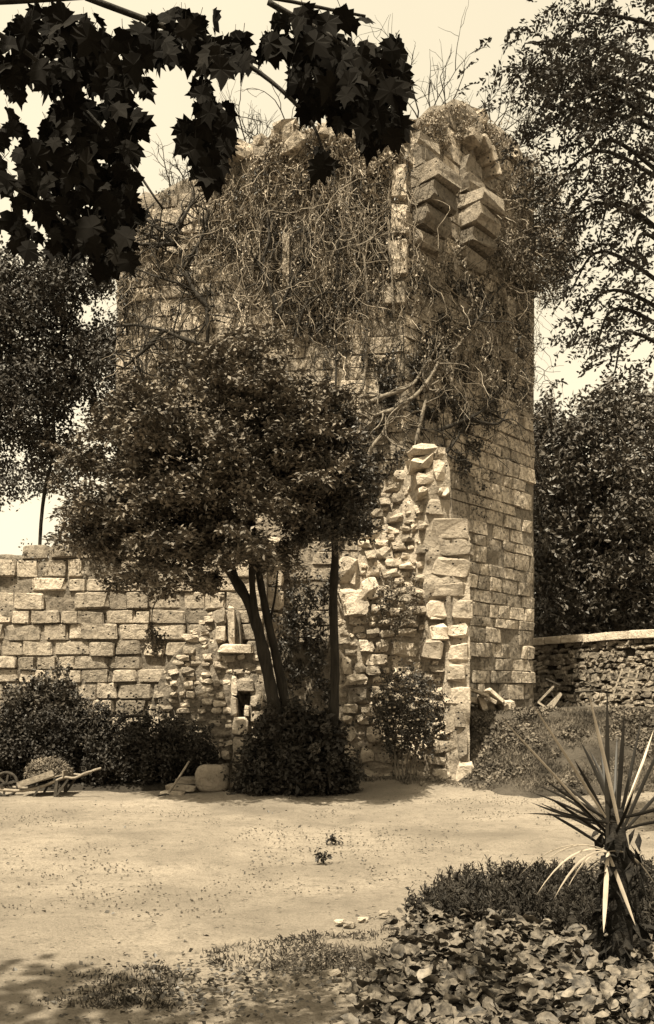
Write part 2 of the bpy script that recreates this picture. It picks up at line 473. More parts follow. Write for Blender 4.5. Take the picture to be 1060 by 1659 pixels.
def bed(name, x0, x1, y0, y1, hfun, mat, label, res=.07, seed=41):
    gx = np.arange(x0, x1, res); gy = np.arange(y0, y1, res); X, Y = np.meshgrid(gx, gy)
    P = np.stack((X.ravel(), Y.ravel(), np.zeros(X.size)), 1)
    P[:, 2] = hfun(P[:, 0], P[:, 1]) + fbm(P, 5, seed, 3)*.02
    mb = MB(); n = len(gx); ii = np.arange(len(gy)-1)[:, None]*n; jj = np.arange(n-1)[None, :]
    mb.add(P, np.stack((ii+jj, ii+jj+1, ii+n+jj+1, ii+n+jj), -1).reshape(-1, 4))
    return tag(mb.build(name, mat, None, True), label, 'ground', kind='structure')
bed('planting_bed', -.6, 4.2, 2.6, 8.4, lambda x, y: -.13 + .19*sstep((bed_edge(x)-y)/.5+.4), M['bed'], 'dark planting bed soil in the near right corner')
bed('hedge_bed', -9, -1.0, 14.05, 16.4, lambda x, y: -.12 + .26*sstep((y-14.25-.12*np.sin(x*2.2))/.5)*sstep((-1.2-x)/.5), M['bed'], 'dark soil strip along the foot of the walls', .1, 43)

# ------------------------------------------------------------------ tower
P0, P1 = np.array((-4.10, 18.0)), np.array((1.425, 17.1))
dR = np.array((.669, .743)); LR = 4.757; P2 = P1 + dR*LR
dL = (P1-P0)/np.linalg.norm(P1-P0); aL = math.atan2(dL[1], dL[0]); aR = math.atan2(dR[1], dR[0])
nL = np.array((dL[1], -dL[0])); nR = np.array((dR[1], -dR[0])); LL = np.linalg.norm(P1-P0)
prof = interp([(150,335),(188,330),(240,312),(300,290),(350,258),(400,235),(480,212),(560,206),(620,214),(655,212),(690,188),(730,170),(760,176),(800,200),(835,232),(865,262),(900,300)])
def toppx(x, y): return EYE + (HY - prof(CX + x/y*F))/F*y
tower = thing('tower', (P1[0], P1[1], 0), 'tall ruined stone tower overgrown with dry creepers, two corbels near its top', 'tower')
def left_pt(px, py, off=0.0):
    a = (px-CX)/F; s = (P1[1]-P0[1])/(P1[0]-P0[0]); Yv = (P0[1]-s*P0[0])/(1-s*a)
    q = at(px, py, Yv); return q + np.array((nL[0]*off, nL[1]*off, 0))
def right_pt(px, py, off=0.0):
    a = (px-CX)/F; s = dR[1]/dR[0]; Yv = (P1[1]-s*P1[0])/(1-s*a)
    q = at(px, py, Yv); return q + np.array((nR[0]*off, nR[1]*off, 0))
def wall_pt(px, py, off=0.0): return left_pt(px, py, off) if px < 655 else right_pt(px, py, off)
cs = []
for a, b in ((P0, P1), (P1, P2), (P2, P2+np.array((.6, 4.0))), (P2+np.array((.6, 4.0)), P0+np.array((.4, 5.5))), (P0+np.array((.4, 5.5)), P0)):
    k = max(2, int(np.linalg.norm(b-a)/.13))
    for t in range(k): cs.append(a+(b-a)*t/k)
cs = np.array(cs); nc = len(cs); cen = cs.mean(0)
Tn = np.array([toppx(*c) if c[1] < 20.7 else 11.0 for c in cs]) + fbm(np.c_[cs, np.zeros(nc)], 1.5, 3, 2)*.12
inn = norm(cen-cs); rows = 100; ring = []
hole = left_pt(589, 355)
for j in range(rows+1):
    z = Tn*j/rows; p = np.c_[cs + inn*.012, z]
    p[:, :2] += inn*(fbm(p, 3.5, 6, 4)*.035)[:, None]
    hm = (np.abs(p[:, 0]-hole[0]) < .15) & (np.abs(z-hole[2]) < .26) & (p[:, 1] < 18.5); p[hm, 1] += .55
    ring.append(p)
for k in range(1, 7):
    p = ring[rows].copy(); p[:, :2] = p[:, :2]*(1-k/6.5) + cen*(k/6.5); p[:, 2] = Tn*(1-k/7)+11.6*(k/7) + fbm(p, 1.6, 8, 3)*.22 - .1*k; ring.append(p)
mb = MB(); A = np.array(ring); ii = np.arange(len(A)-1)[:, None]*nc; jj = np.arange(nc)[None, :]; jn = (jj+1) % nc
mb.add(A.reshape(-1, 3), np.stack((ii+jj, ii+jn, ii+nc+jn, ii+nc+jj), -1).reshape(-1, 4))
mb.F.append((np.arange(nc)+(len(A)-1)*nc)[None, :])
mb.build('core', M['mortar_pale'], tower, True)
gT = np.random.default_rng(17); cand = []
def vis_score(px, py):
    s = 0
    if 185 < px < 345 and 330 < py < 660: s = 3.0
    elif px > 700 and py > 560: s = 3.2 if px > 745 else 2.0
    elif 550 < px < 680 and 300 < py < 700: s = 2.2
    elif py < 620: s = 1.0
    if 560 < px < 770 and py > 770 and px < 757: s = .1
    if px < 560 and py > 700: s = .05
    return s
for (org, d, nn, ang, Ln) in ((P0, dL, nL, aL, LL), (P1, dR, nR, aR, LR)):
    gg = np.random.default_rng(int(Ln*100))
    for (u, z, w_, h) in courses(0, Ln, .1 if ang < 0 else .95, 13.5, (.2, .36), (.24, .8), gg):
        q = org + d*u
        if z + h*.4 > toppx(*q)-.12: continue
        px = CX+q[0]/q[1]*F; py = HY-(z-EYE)/q[1]*F
        if abs(px-589) < 20 and abs(py-355) < 24: continue
        if ang > 0 and py > 1122: continue
        prot = gg.uniform(-.014, .016); q2 = q - nn*(.16-prot)
        if gg.random() < .08: continue
        cand.append((vis_score(px, py)*w_*h*(.9+.2*gg.random()), (q2[0], q2[1], z), (w_/2-.003, .18, h/2-.003), ang + gg.normal()*.015, gg.integers(7)))
cand.sort(key=lambda c: -c[0]); mb = MB()
for k, (_, loc, half, rz, v) in enumerate(cand):
    if k < 285: place('stone', BLK['tower'][v], tower, loc, half, rz)
    else: join_into(mb, BLK['tower'][v], loc, half, rz)
mb.build('masonry', M['tower'], tower, kind='stuff')
# undercut footing below the right face
mb = MB(); q = P1+dR*2.9-nR*.75; box(mb, (q[0], q[1], .9), (3.5, .6, 1.5), aR); mb.build('footing', M['mortar'], tower)

def corbel_block(mb, u, w_, d, z, h, cut):
    """one corbel stone: squared above, lower front edge rounded away"""
    pr = [(-.3, z), (d-cut, z), (d-cut*.35, z+h*.18), (d, z+h*.45), (d, z+h), (-.3, z+h)]
    V = []
    for uu in (u, u+w_):
        for dd, zz in pr:
            q = P1+dR*uu+nR*dd; V.append((q[0], q[1], zz))
    V = np.array(V) + rng.normal(size=(12, 3))*.028; k = len(pr)
    mb.add(V, [(i, (i+1) % k, k+(i+1) % k, k+i) for i in range(k)][::1])
    mb.F.append(np.array([list(range(k))[::-1]])+mb.n-12); mb.F.append(np.array([list(range(k, 2*k))])+mb.n-12)
for u, z1 in ((.21, 11.33), (1.76, 11.5)):
    cb = MB(); q = P1+dR*(u+.38); box(cb, (q[0]-nR[0]*.10, q[1]-nR[1]*.10, z1-.35), (.7, .3, 1.9), aR)
    co = cb.build('corbel', M['tower'], tower)
    for d, h, dz, cut in ((.60, .34, 0, .06), (.50, .33, -.37, .07), (.37, .33, -.73, .08), (.20, .32, -1.09, .07)):
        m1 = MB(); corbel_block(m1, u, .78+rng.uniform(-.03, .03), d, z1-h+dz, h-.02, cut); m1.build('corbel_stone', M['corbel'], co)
    for d, h, dz in ((.26, .33, .36), (.17, .33, .71)):
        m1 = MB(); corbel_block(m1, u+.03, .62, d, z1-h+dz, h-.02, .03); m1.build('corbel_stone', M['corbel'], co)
for k, (px, py, rot, hw, hh) in enumerate(((752, 230, .3, .17, .10), (768, 240, .7, .16, .09), (779, 258, 1.05, .16, .10), (786, 280, 1.3, .15, .09))):
    q = right_pt(px, py, .08); place('arch_stone', BLK['curtain'][k], tower, q, (hw, .25, hh), aR, 0, rot)
for k, (px, py, hw, hh) in enumerate(((648, 300, .14, .3), (648, 360, .15, .28), (647, 420, .16, .33), (590, 280, .2, .13), (466, 428, .07, .5), (820, 505, .2, .26), (640, 480, .2, .2))):
    q = wall_pt(px, py, -.04); place('stone', BLK['tower'][k % 6], tower, q, (hw, .2, hh), aL if px < 655 else aR)
for k in range(26):                                              # loose rubble on the broken crest
    px = R.uniform(340, 850); py = prof(px)+R.uniform(-4, 30); q = wall_pt(px, py, R.uniform(-.3, .05)); s = R.uniform(.12, .26)
    place('rubble_stone', RCK['tower'][k % 7], tower, q, (s*1.2, s, s*.8), R.uniform(0, 6))

# ------------------------------------------------------------------ left curtain wall
YC = 16.35
cprof = interp([(-400,905),(40,893),(75,885),(100,872),(135,868),(170,852),(260,846),(330,850),(560,860)])
def ctop(x): return EYE + (HY-cprof(CX+x/YC*F))/F*YC
curtain = thing('curtain_wall', (-4.5, YC, 0), 'pale ashlar wall at the left below the tower, behind the hedge', 'wall')
wall_mass(-8.0, -1.0, .09, -.1, lambda u: ctop(u)-.06, .09, lambda u, z: YC+.012, YC+1.0, .045, 51).build('core', M['mortar_pale'], curtain, True)
gg = np.random.default_rng(23); cand = []
for (u, z, w_, h) in courses(-6.6, -1.1, .25, 5.0, (.235, .33), (.27, .66), gg, ctop):
    px = CX+u/YC*F; py = HY-(z-EYE)/YC*F
    if gg.random() < (.035 if z < ctop(u)-.6 else .3): continue
    place('stone', BLK['curtain'][gg.integers(7)], curtain, (u+gg.normal()*.012, YC+.12+gg.uniform(-.03, .035), z+gg.normal()*.008), ((w_/2-.006)*gg.uniform(.95, 1), .17, (h/2-.005)*gg.uniform(.92, 1)), gg.normal()*.02, 0, gg.normal()*.012)

# ------------------------------------------------------------------ rubble fillers
def fill_rocks(parent, name, meshes, poly, Yfun, smin, smax, n, taken, g, limit=400, flat=.75, proud=.0):
    """irregular stones over a region given in photo pixels, never overlapping"""
    xs, ys = sample_poly(poly, n, g); cnt = 0
    for x, y in zip(xs, ys):
        s = g.uniform(smin, smax)
        sx, sy = s*g.uniform(.9, 1.5), s*flat*g.uniform(.8, 1.1)
        ok = all(abs(x-tx) > (sx+tw)*.93 or abs(y-ty) > (sy+th)*.93 for tx, ty, tw, th in taken)
        if not ok: continue
        taken.append((x, y, sx, sy)); Yv = Yfun(x, y); q = at(x, y, Yv); k = Yv/F
        place(name, meshes[g.integers(len(meshes))], parent, (q[0], q[1]+g.uniform(.02, .08)-proud, q[2]), (sx*k, s*k*.9, sy*k), g.normal()*.15, g.normal()*.1, g.normal()*.16)
        cnt += 1
        if cnt >= limit: break
    return cnt

def rect_stone(parent, name, me, r, Yv, depth, taken=None, g=rng, proud=0.0, tilt=.03):
    x0, y0, x1, y1 = r; q = at((x0+x1)/2, (y0+y1)/2, Yv); k = Yv/F
    place(name, me, parent, (q[0], q[1]+depth-proud+g.uniform(-.03, .03), q[2]), ((x1-x0)/2*k*.985, depth, (y1-y0)/2*k*.97), g.normal()*tilt, 0, g.normal()*tilt)
    if taken is not None: taken.append(((x0+x1)/2, (y0+y1)/2, (x1-x0)/2, (y1-y0)/2))

# ------------------------------------------------------------------ ruined wall stub with quoins (centre right)
YR = 15.3
rprof = interp([(545,925),(556,905),(580,898),(592,868),(606,845),(618,805),(634,782),(652,766),(662,730),(672,718),(700,716),(724,738),(732,760),(733,828),(742,842),(757,850),(762,880),(766,900)])
ruin = thing('ruined_wall', (1.3, YR, 0), 'broken stub of rubble wall with pale squared quoins standing before the tower', 'ruin')
def rtop(u): return EYE+(HY-rprof(CX+u/YR*F))/F*YR
def rfront(u, z):
    px = CX+u/YR*F; py = HY-(z-EYE)/YR*F
    base = YR+.06 if px < 690 else YR+.005
    if px < 722 and py > 940: base += .16*np.clip((py-940)/60, 0, 1)
    if px < 690: base += .04 + np.clip((985-py)/260, 0, 1)*.95*np.clip((700-px)/60, 0, 1)
    return base
wall_mass(.16, 2.40, .055, -.1, lambda u: rtop(u)-.05, .06, rfront, 17.6, .06, 61).build('core', M['lime'], ruin, True)
gr = np.random.default_rng(77); taken = []
Q = [(662,720,700,738),(698,722,728,746),(668,738,701,762),(705,746,731,785),(672,763,698,786),(675,790,692,806),(712,790,731,806),(686,807,730,835),
     (697,842,761,877),(699,878,762,902),(700,903,763,936),(693,944,762,968),(693,971,722,1004),(731,971,765,1006),(695,1010,724,1035),(728,1011,762,1036),
     (687,1037,714,1069),(729,1041,762,1072),(728,1078,762,1106),(724,1110,764,1142),(732,1146,760,1180),(740,1184,763,1231),(735,1233,763,1276)]
for k, r in enumerate(Q):
    r = (r[0]+gr.normal()*3, r[1]+gr.normal()*1.2, r[2]+gr.normal()*3.2, r[3]+gr.normal()*1.2)
    rect_stone(ruin, 'quoin', RCK['quoin'][k % 7] if k < 7 else BLK['quoin' if k not in (9, 11, 14, 15, 17, 18, 20, 21) else 'rough'][k % 6], r, YR, .24, taken, gr, .07 if k < 7 else .04, .05)
B = [(660,983,690,997),(648,1002,677,1016),(613,1003,645,1016),(594,1018,615,1035),(616,1020,640,1033),(641,1019,677,1033),(581,1037,604,1057),(606,1037,629,1056),
     (632,1037,675,1064),(594,1060,629,1078),(552,1065,572,1097),(574,1073,593,1091),(592,1079,615,1093),(636,1080,665,1101),(557,1092,595,1109),(562,1111,597,1143),
     (555,1140,579,1156),(585,1145,605,1161),(577,1158,598,1173),(555,1159,573,1173),(555,1176,577,1201),(592,1176,615,1206),(600,1110,620,1131),(705,1183,732,1193),
     (686,1174,701,1196),(698,1196,738,1219),(549,904,582,950),(552,953,594,1000),(582,938,612,970),(621,784,651,798),(626,831,656,849),(556,1206,580,1236),(584,1210,606,1234),(690,1224,728,1240),(700,1244,732,1264)]
for k, r in enumerate(B):
    yv = rfront((r[0]+r[2]-2*CX)/2/F*YR, EYE+(HY-(r[1]+r[3])/2)/F*YR)
    rect_stone(ruin, 'stone', RCK['quoin' if k % 3 else 'rubble'][k % 7] if k not in (12, 16, 9) else BLK['quoin'][k % 6], r, yv, .18, taken, gr, .17, .07)
rpoly = [(552,910),(582,902),(600,855),(622,800),(650,772),(668,726),(690,740),(694,1030),(722,1080),(724,1180),(700,1262),(556,1262)]
Yf = lambda x, y: rfront((x-CX)/F*YR, EYE+(HY-y)/F*YR)
fill_rocks(ruin, 'stone', RCK['rubble'], rpoly, Yf, 7, 12, 1200, taken, gr, 70, .75, .07)
fill_rocks(ruin, 'stone', RCK['quoin'], rpoly, Yf, 4, 7, 2200, taken, gr, 130, .8, .04)
# broken core seen along the top and right end
for k in range(16):
    t = R.random(); px = 735+R.uniform(-4, 22); py = 850+t*390; q = at(px, py, YR+.45+R.uniform(0, .8))
    place('stone', RCK['rubble'][k % 7], ruin, (2.30+R.uniform(-.05, .03), q[1], q[2]), (.13, .2, .12), R.uniform(-.2, .2))

# ------------------------------------------------------------------ rubble fragment with jamb, sill and slit (left of the tree)
YG = 15.75
fprof = interp([(255,1110),(262,1085),(280,1060),(300,1038),(320,1010),(338,988),(352,982),(366,985),(384,985),(390,1052),(412,1056),(430,1050),(470,1040),(540,1030)])
frag = thing('wall_fragment', (-1.9, YG, 0), 'low rubble wall fragment with a pale sill, jamb and narrow slit beside the tree', 'ruin')
def ftop(u): return EYE+(HY-fprof(CX+u/YG*F))/F*YG
def ffront(u, z):
    px = CX+u/YG*F; py = HY-(z-EYE)/YG*F
    if 385 < px < 396 and 1124 < py < 1162: return YG+.5
    if 384 < px < 405 and 1122 < py < 1142: return YG+.5
    return YG+.05+max(0, (1060-py)/75)*.12
wall_mass(-2.88, .12, .045, -.1, lambda u: ftop(u)-.03, .045, ffront, 16.6, .05, 71).build('core', M['mortar_pale'], frag, True)
taken = [(394, 1141, 12, 20)]; gf = np.random.default_rng(31)
def fr(r, nm='dressed_stone', kind='quoin', v=0, depth=.14, proud=.06):
    rect_stone(frag, nm, BLK[kind][v % 6], r, YG, depth, taken, gf, proud, .012)
fr((352,1043,412,1059), 'sill', 'quoin', 1, .22, .12); fr((369,984,381,1042), 'jamb', 'quoin', 2, .18, .05); fr((348,986,366,1012), 'jamb', 'rough', 3); fr((349,1014,367,1042), 'jamb', 'rough', 4)
fr((375,1096,385,1126), v=0); fr((374,1127,385,1160), v=3); fr((376,1162,402,1192), v=4); fr((377,1194,403,1222), v=5); fr((376,1223,402,1250), v=2); fr((396,1142,404,1161), v=1)
fr((384,1098,412,1121), kind='rough', v=2); fr((406,1124,428,1146), kind='rough', v=3); fr((407,1150,430,1172), kind='rough', v=5)
for k, r in enumerate([(297,1104,314,1116),(302,1120,316,1131),(276,1121,288,1130),(350,1121,363,1132),(345,1134,366,1145),(287,1147,307,1156),(320,1149,333,1156),(327,1132,344,1142),(360,1145,374,1156),(338,1217,357,1231),(358,1216,374,1232)]):
    rect_stone(frag, 'stone', BLK['rough'][k % 6] if k % 2 else RCK['quoin'][k % 7], r, YG, .1, taken, gf, .05)
Yff = lambda x, y: YG+.05+max(0, (1060-y)/75)*.12
fpoly = [(256,1112),(282,1062),(305,1036),(340,990),(350,1042),(440,1062),(436,1240),(256,1240)]
fill_rocks(frag, 'stone', RCK['rubble'], fpoly, Yff, 6.5, 10, 900, taken, gf, 70, .68, .01)
fill_rocks(frag, 'stone', RCK['quoin'], fpoly, Yff, 3.5, 6, 1600, taken, gf, 110, .75, .01)
# pale wall behind the sill, seen between the stems
back = thing('ashlar_pier', (-1.1, 16.9, 0), 'pale squared pier seen between the tree stems behind the sill', 'pier')
gp = np.random.default_rng(3)
mb = MB(); q = at(418, 1000, 16.95); box(mb, (q[0], 17.12, 2.2), (.86, .4, 4.5)); mb.build('core', M['mortar_pale'], back)
z = .2
while z < 4.2:
    h = gp.uniform(.36, .48); 
    for u0, u1 in (((-.47, -.02), (.0, .47)) if gp.random() < .5 else ((-.47, .12), (.14, .47))):
        place('stone', BLK['quoin'][gp.integers(6)], back, (q[0]+(u0+u1)/2, 17.0, z+h/2), ((u1-u0)/2-.008, .2, h/2-.008), gp.normal()*.01)
    z += h

# ------------------------------------------------------------------ boundary wall on the terrace (right)
A_, B_ = np.array((5.0, 25.6)), np.array((8.6, 19.4)); dB = (B_-A_)/np.linalg.norm(B_-A_); LB = np.linalg.norm(B_-A_)
bw_ = thing('boundary_wall', (6.8, 22.5, 1.2), 'low rubble boundary wall with pale coping behind the yucca on the right', 'wall')
aB = math.atan2(dB[1], dB[0]); nB = np.array((dB[1], -dB[0]))
mb = MB(); c = (A_+B_)/2-nB*.25; box(mb, (c[0], c[1], 1.9), (LB, .34, 1.9), aB); mb.build('core', M['mortar'], bw_)
gb = np.random.default_rng(12); cnt = 0; z = 1.05
while z < 2.82:
    h = gb.uniform(.09, .2); u = -gb.uniform(0, .2)
    while u < LB:
        w_ = gb.uniform(.11, .36)
        if cnt < 420 and gb.random() < .96:
            q = A_+dB*(u+w_/2)-nB*.08; place('stone', RCK['bwall'][gb.integers(7)], bw_, (q[0], q[1], z+h/2+gb.normal()*.025), (w_/2*gb.uniform(.85, 1.15), .1, h/2*gb.uniform(.8, 1.25)), aB+gb.normal()*.1, 0, gb.normal()*.14); cnt += 1
        u += w_
    z += h
u = 0
while u < LB:
    w_ = gb.uniform(.55, 1.0); q = A_+dB*(u+w_/2)-nB*.22
    place('coping_stone', block_mesh('coping_slab', M['coping'], g0, .03, .1), bw_, (q[0], q[1], 2.93+gb.normal()*.012), (w_/2-.01, .30, .10), aB+gb.normal()*.02, 0, gb.normal()*.015); u += w_

# ------------------------------------------------------------------ trees
def sprays(mb, poly, Y0, depth, nsp, npad, sx, sy, per, rad, L, W, g, up=.6):
    """crown built from separate flattened sprays, so that its outline is uneven and has gaps"""
    xs, ys = sample_poly(poly, nsp, g); out_ = []
    for x, y in zip(xs, ys):
        Yc = Y0+g.uniform(-1, 1)*depth; a = sx*g.uniform(.6, 1.25); b = sy*g.uniform(.6, 1.3); sl_ = g.normal()*.22
        for _ in range(int(npad*g.uniform(.6, 1.2))):
            dx, dy = np.clip(g.normal(size=2), -1.7, 1.7); c = at(x+dx*a, y+dy*b+dx*a*sl_+.25*abs(dx)*b, Yc+g.normal()*.3); out_.append(c)
            n_ = int(per*g.uniform(.5, 1.3)); r = rad*g.uniform(.5, 1.2); th = g.uniform(0, 2*np.pi, n_); rr = r*np.sqrt(g.random(n_)); tl = g.normal(size=2)*.3
            P = np.stack((c[0]+rr*np.cos(th), c[1]+rr*np.sin(th), c[2]+g.normal(size=n_)*.035-(rr/r)**2*.07+rr*np.cos(th)*tl[0]+rr*np.sin(th)*tl[1]), 1)
            leaves(mb, P, L, W, up, .3, g)
    return np.array(out_)

def pads(mb, poly, Y0, depth, npads, per, rad, thick, L, W, g, up=.62, soft=120):
    xs, ys = sample_poly(poly, npads, g); d = edgedist(xs, ys, poly); cs = []
    for x, y, e in zip(xs, ys, d):
        Yv = Y0 + g.uniform(-1, 1)*depth*math.sqrt(min(1, .12+e/soft)); c = at(x, y, Yv); cs.append(c)
        r = rad*g.uniform(.6, 1.2)*min(1, .4+e/75); n_ = int(per*g.uniform(.6, 1.3)*min(1, .35+e/75))
        a = g.uniform(0, 2*np.pi, n_); rr = r*np.sqrt(g.random(n_)); tz = thick*g.normal(size=n_)*.6 - (rr/r)**2*thick*1.2
        tilt = g.normal(size=2)*.18
        P = np.stack((c[0]+rr*np.cos(a), c[1]+rr*np.sin(a), c[2]+tz+rr*np.cos(a)*tilt[0]+rr*np.sin(a)*tilt[1]), 1)
        leaves(mb, P, L, W, up, .25, g)
    return np.array(cs)

gc = np.random.default_rng(101)
tree = thing('dark_leaved_tree', (-.62, 14.0, 0), 'dark leafy tree with several crooked stems before the tower', 'tree')
YT = 14.0
mb = MB()
def ppx(l, Y): return np.array([at(p[0], p[1], Y+(p[2] if len(p) > 2 else 0)) for p in l])
tube(mb, ppx([(462,1275,.1),(452,1190),(434,1090),(412,1000),(388,950),(358,908),(322,862,-.7),(290,800,-1.2)], YT), .115, .04, 9, 40, .25)
tube(mb, ppx([(474,1275,.15),(468,1180,.1),(452,1085,.1),(434,1005,.1),(418,920,.1),(408,850,-.3),(400,760,-.9)], YT), .085, .04, 8, 36, .2)
tube(mb, ppx([(432,1080),(416,1005,-.05),(409,950,-.1),(409,880,-.5),(412,790,-1.3)], YT), .065, .035, 8, 30, .2)
tube(mb, ppx([(386,948),(374,905,.1),(369,850,-.3),(362,780,-.9)], YT), .05, .03, 6, 20, .2)
tube(mb, ppx([(438,1005,.1),(446,965,.15),(450,925,.2)], YT), .022, .014, 5, 10)
trunk = mb.build('trunk', M['bark'], tree, True)
crown_poly = [(138,705),(185,655),(245,622),(310,590),(360,560),(420,545),(478,555),(510,590),(522,640),(526,720),(518,800),(512,855),(495,885),(480,928),(450,905),(430,880),(410,905),(392,905),(375,955),(340,975),(300,968),(262,955),(232,945),(196,925),(165,885),(128,868),(98,850),(130,820),(150,780),(126,750)]
crown_poly = [(CX+(x-345)*1+345-CX, y) for x, y in crown_poly]
cm = MB(); cs_ = sprays(cm, crown_poly, YT-1.2, .8, 100, 13, 32, 11, 95, .23, .085, .046, gc, .66)
cs2 = pads(cm, [(180,690),(300,610),(480,590),(530,680),(520,820),(420,860),(250,900),(170,840)], YT-1.2, .6, 55, 150, .4, .1, .085, .048, gc)
tip = pads(cm, [(228,1015),(262,1005),(268,1035),(250,1060),(232,1050)], 14.0, .3, 9, 120, .14, .09, .075, .04, gc, .4)
cm.build('crown', M['crown'], tree)
mb = MB()
hubs = [at(322, 862, YT-.7), at(400, 760, YT-.9), at(412, 790, YT-1.3), at(362, 780, YT-.9), at(290, 800, YT-1.2)]
for k in range(46):
    c = cs_[k*20]; h = min(hubs, key=lambda q: np.linalg.norm(q-c)); mid = (h+c)/2 + gc.normal(size=3)*.15 + np.array((0, 0, .1))
    tube(mb, [h, mid, c], .032, .008, 5, 10, caps=False)
mb.build('limbs', M['bark'], tree, True, kind='stuff')
mb = MB(); tube(mb, ppx([(285,930,-.6),(262,960,-.3),(247,990,-.05),(248,1032)], 14.0), .012, .006, 5, 12); mb.build('hanging_twig', M['bark'], tree, True)

stree = thing('slender_tree', (.14, 14.0, 0), 'slender straight dark trunk rising beside the ruined wall', 'tree')
mb = MB(); tube(mb, ppx([(545,1290),(541,1180),(543,1080),(540,980,-.1),(543,900,-.3),(540,830,-.6),(545,760,-.9)], 14.0), .085, .045, 8, 40, .25); mb.build('trunk', M['bark'], stree, True)
sm = MB(); sprays(sm, [(480,690),(520,650),(555,660),(565,705),(574,760),(578,815),(568,850),(540,868),(515,850),(500,800)], 12.9, .35, 36, 11, 20, 11, 80, .2, .08, .042, gc, .6); sm.build('crown', M['crown2'], stree)

# --- foreground plane tree hanging in from the left
gpz = np.random.default_rng(55)
def plane_leaf_mesh(name, mat, g):
    half = [(0,0),(.10,-.05),(.34,.02),(.26,.16),(.52,.30),(.36,.40),(.44,.62),(.22,.58),(.13,.72),(0,1.0)]
    pts = [(x, y) for x, y in half] + [(-x, y) for x, y in half[::-1][1:-1]]
    c1, c2, c3, sk = g.uniform(-.5, .9), g.uniform(-.35, .35), g.uniform(.8, 1.25), g.normal()*.12
    V = [((x*1.08*c3+g.normal()*.035*(abs(x) > 0))*(1-.25*abs(c1)*abs(x))+sk*y*(1-y), c1*x*x+c2*y*y+g.normal()*.012, -y+g.normal()*.03) for x, y in pts] + [(0, .012, -.34)]
    k = len(pts); m = MB(); m.add(V, [(i, (i+1) % k, k) for i in range(k)])
    m.add([(-.012,0,.0),(.012,0,.0),(.012,.02,.30),(-.012,.02,.30)], [(0,1,2,3)])
    return m.mesh(name, mat)
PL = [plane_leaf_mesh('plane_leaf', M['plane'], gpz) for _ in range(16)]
ptree = thing('plane_tree', (-2.95, 2.2, 0), 'dark lobed foreground foliage hanging across the upper left corner', 'tree')
mb = MB()
tube(mb, [(-2.95,2.2,-.1),(-2.9,2.2,1.2),(-2.87,2.25,2.6),(-2.8,2.3,3.8),(-2.9,2.2,5.4)], .24, .10, 10, 30, .15)
mb.build('trunk', M['barkpale'], ptree, True)
limbs = [[(-4.2,3.3,3.4),(-3.0,3.9,4.6),(-1.9,4.5,4.95),(-.6,4.7,5.15),(.2,4.8,5.1)], [(-4.2,3.3,3.0),(-2.9,4.2,3.9),(-1.75,4.7,4.2),(-1.2,4.8,3.9)],
         [(-2.6,4.1,4.75),(-1.7,4.6,4.9),(-1.15,4.8,4.5),(-.85,4.8,4.1)], [(-1.2,4.6,5.05),(-.5,4.8,4.9),(-.12,4.8,4.6),(0,4.8,4.35)], [(-4.1,3.4,4.6),(-4.8,3.0,6.0),(-5.4,2.6,6.9),(-5.8,2.2,7.4)],
         [(-3.0,4.1,3.85),(-2.0,4.7,3.75),(-1.5,4.8,3.5)], [(-.3,4.7,5.1),(.15,4.8,4.9),(.38,4.8,4.6)]]
for l in limbs:
    l = [(a*.68, b*.68, EYE+(c-EYE)*.68) for a, b, c in l]
    mb = MB(); tube(mb, l, .02 if len(l) > 4 else .011, .004, 6, 24, .15); mb.build('branch', M['bark'], ptree, True)
# clusters: centre and half-size in photo pixels, number of leaves
CL = [(120,110,75,70,60),(190,120,60,70,44),(110,220,60,70,50),(190,215,45,55,26),(120,320,75,60,56),(190,300,40,38,22),(130,395,60,35,36),(196,400,22,48,16),(205,345,38,30,16),(165,445,16,16,5),
      (300,82,60,26,26),(370,92,44,36,20),(250,80,40,30,16),(330,170,12,40,8),(352,180,20,24,9),(318,232,22,32,12),(352,232,16,34,10),(340,280,28,22,9),
      (440,78,30,20,12),(520,95,50,40,36),(580,110,45,45,36),(620,150,40,45,30),(560,170,45,40,28),(520,140,30,30,14),(636,205,22,28,12),(610,200,26,26,10),(645,85,16,22,6),(655,115,8,24,4),
      (500,175,22,22,7),(478,148,9,12,2),(522,262,20,22,6),(594,232,10,18,2),(625,220,14,14,3),(490,110,20,20,6),
      (30,100,45,70,22),(30,260,45,90,26),(30,390,40,40,12),(100,40,90,24,18),(300,42,90,20,14),(520,40,90,20,14)]
rest = MB(); nleaf = 0; order = []
for (cx, cy, rx, ry, n_) in CL:
    for _ in range(int(n_*1.3)):
        a = gpz.uniform(0, 2*np.pi); r = math.sqrt(gpz.random())
        order.append((cx+rx*.85*r*math.cos(a), cy+ry*.85*r*math.sin(a)))
gpz.shuffle(order)
for k, (px, py) in enumerate(order):
    Yv = gpz.uniform(2.9, 3.7); s = gpz.uniform(.05, .102); q = at(px, py, Yv); q[2] += s*.4
    inframe = px > 5 and py > 5
    rz = gpz.normal()*.55; rx = gpz.normal()*.45+.25; ry = gpz.normal()*.4
    if nleaf < 300 and inframe:
        place('leaf', PL[gpz.integers(16)], ptree, q, (s, s, s), rz, rx, ry); nleaf += 1
    else:
        me = PL[gpz.integers(16)]; V = np.zeros(len(me.vertices)*3); me.vertices.foreach_get('co', V)
        Mx = np.array(Matrix.Rotation(rz, 3, 'Z') @ Matrix.Rotation(ry, 3, 'Y') @ Matrix.Rotation(rx, 3, 'X'))
        V = V.reshape(-1, 3)*s @ Mx.T + q; b = rest.n; rest.V.append(V); rest.n += len(V)
        by = {}
        for p in me.polygons: by.setdefault(len(p.vertices), []).append([v+b for v in p.vertices])
        for kk, f in by.items(): rest.F.append(np.array(f))
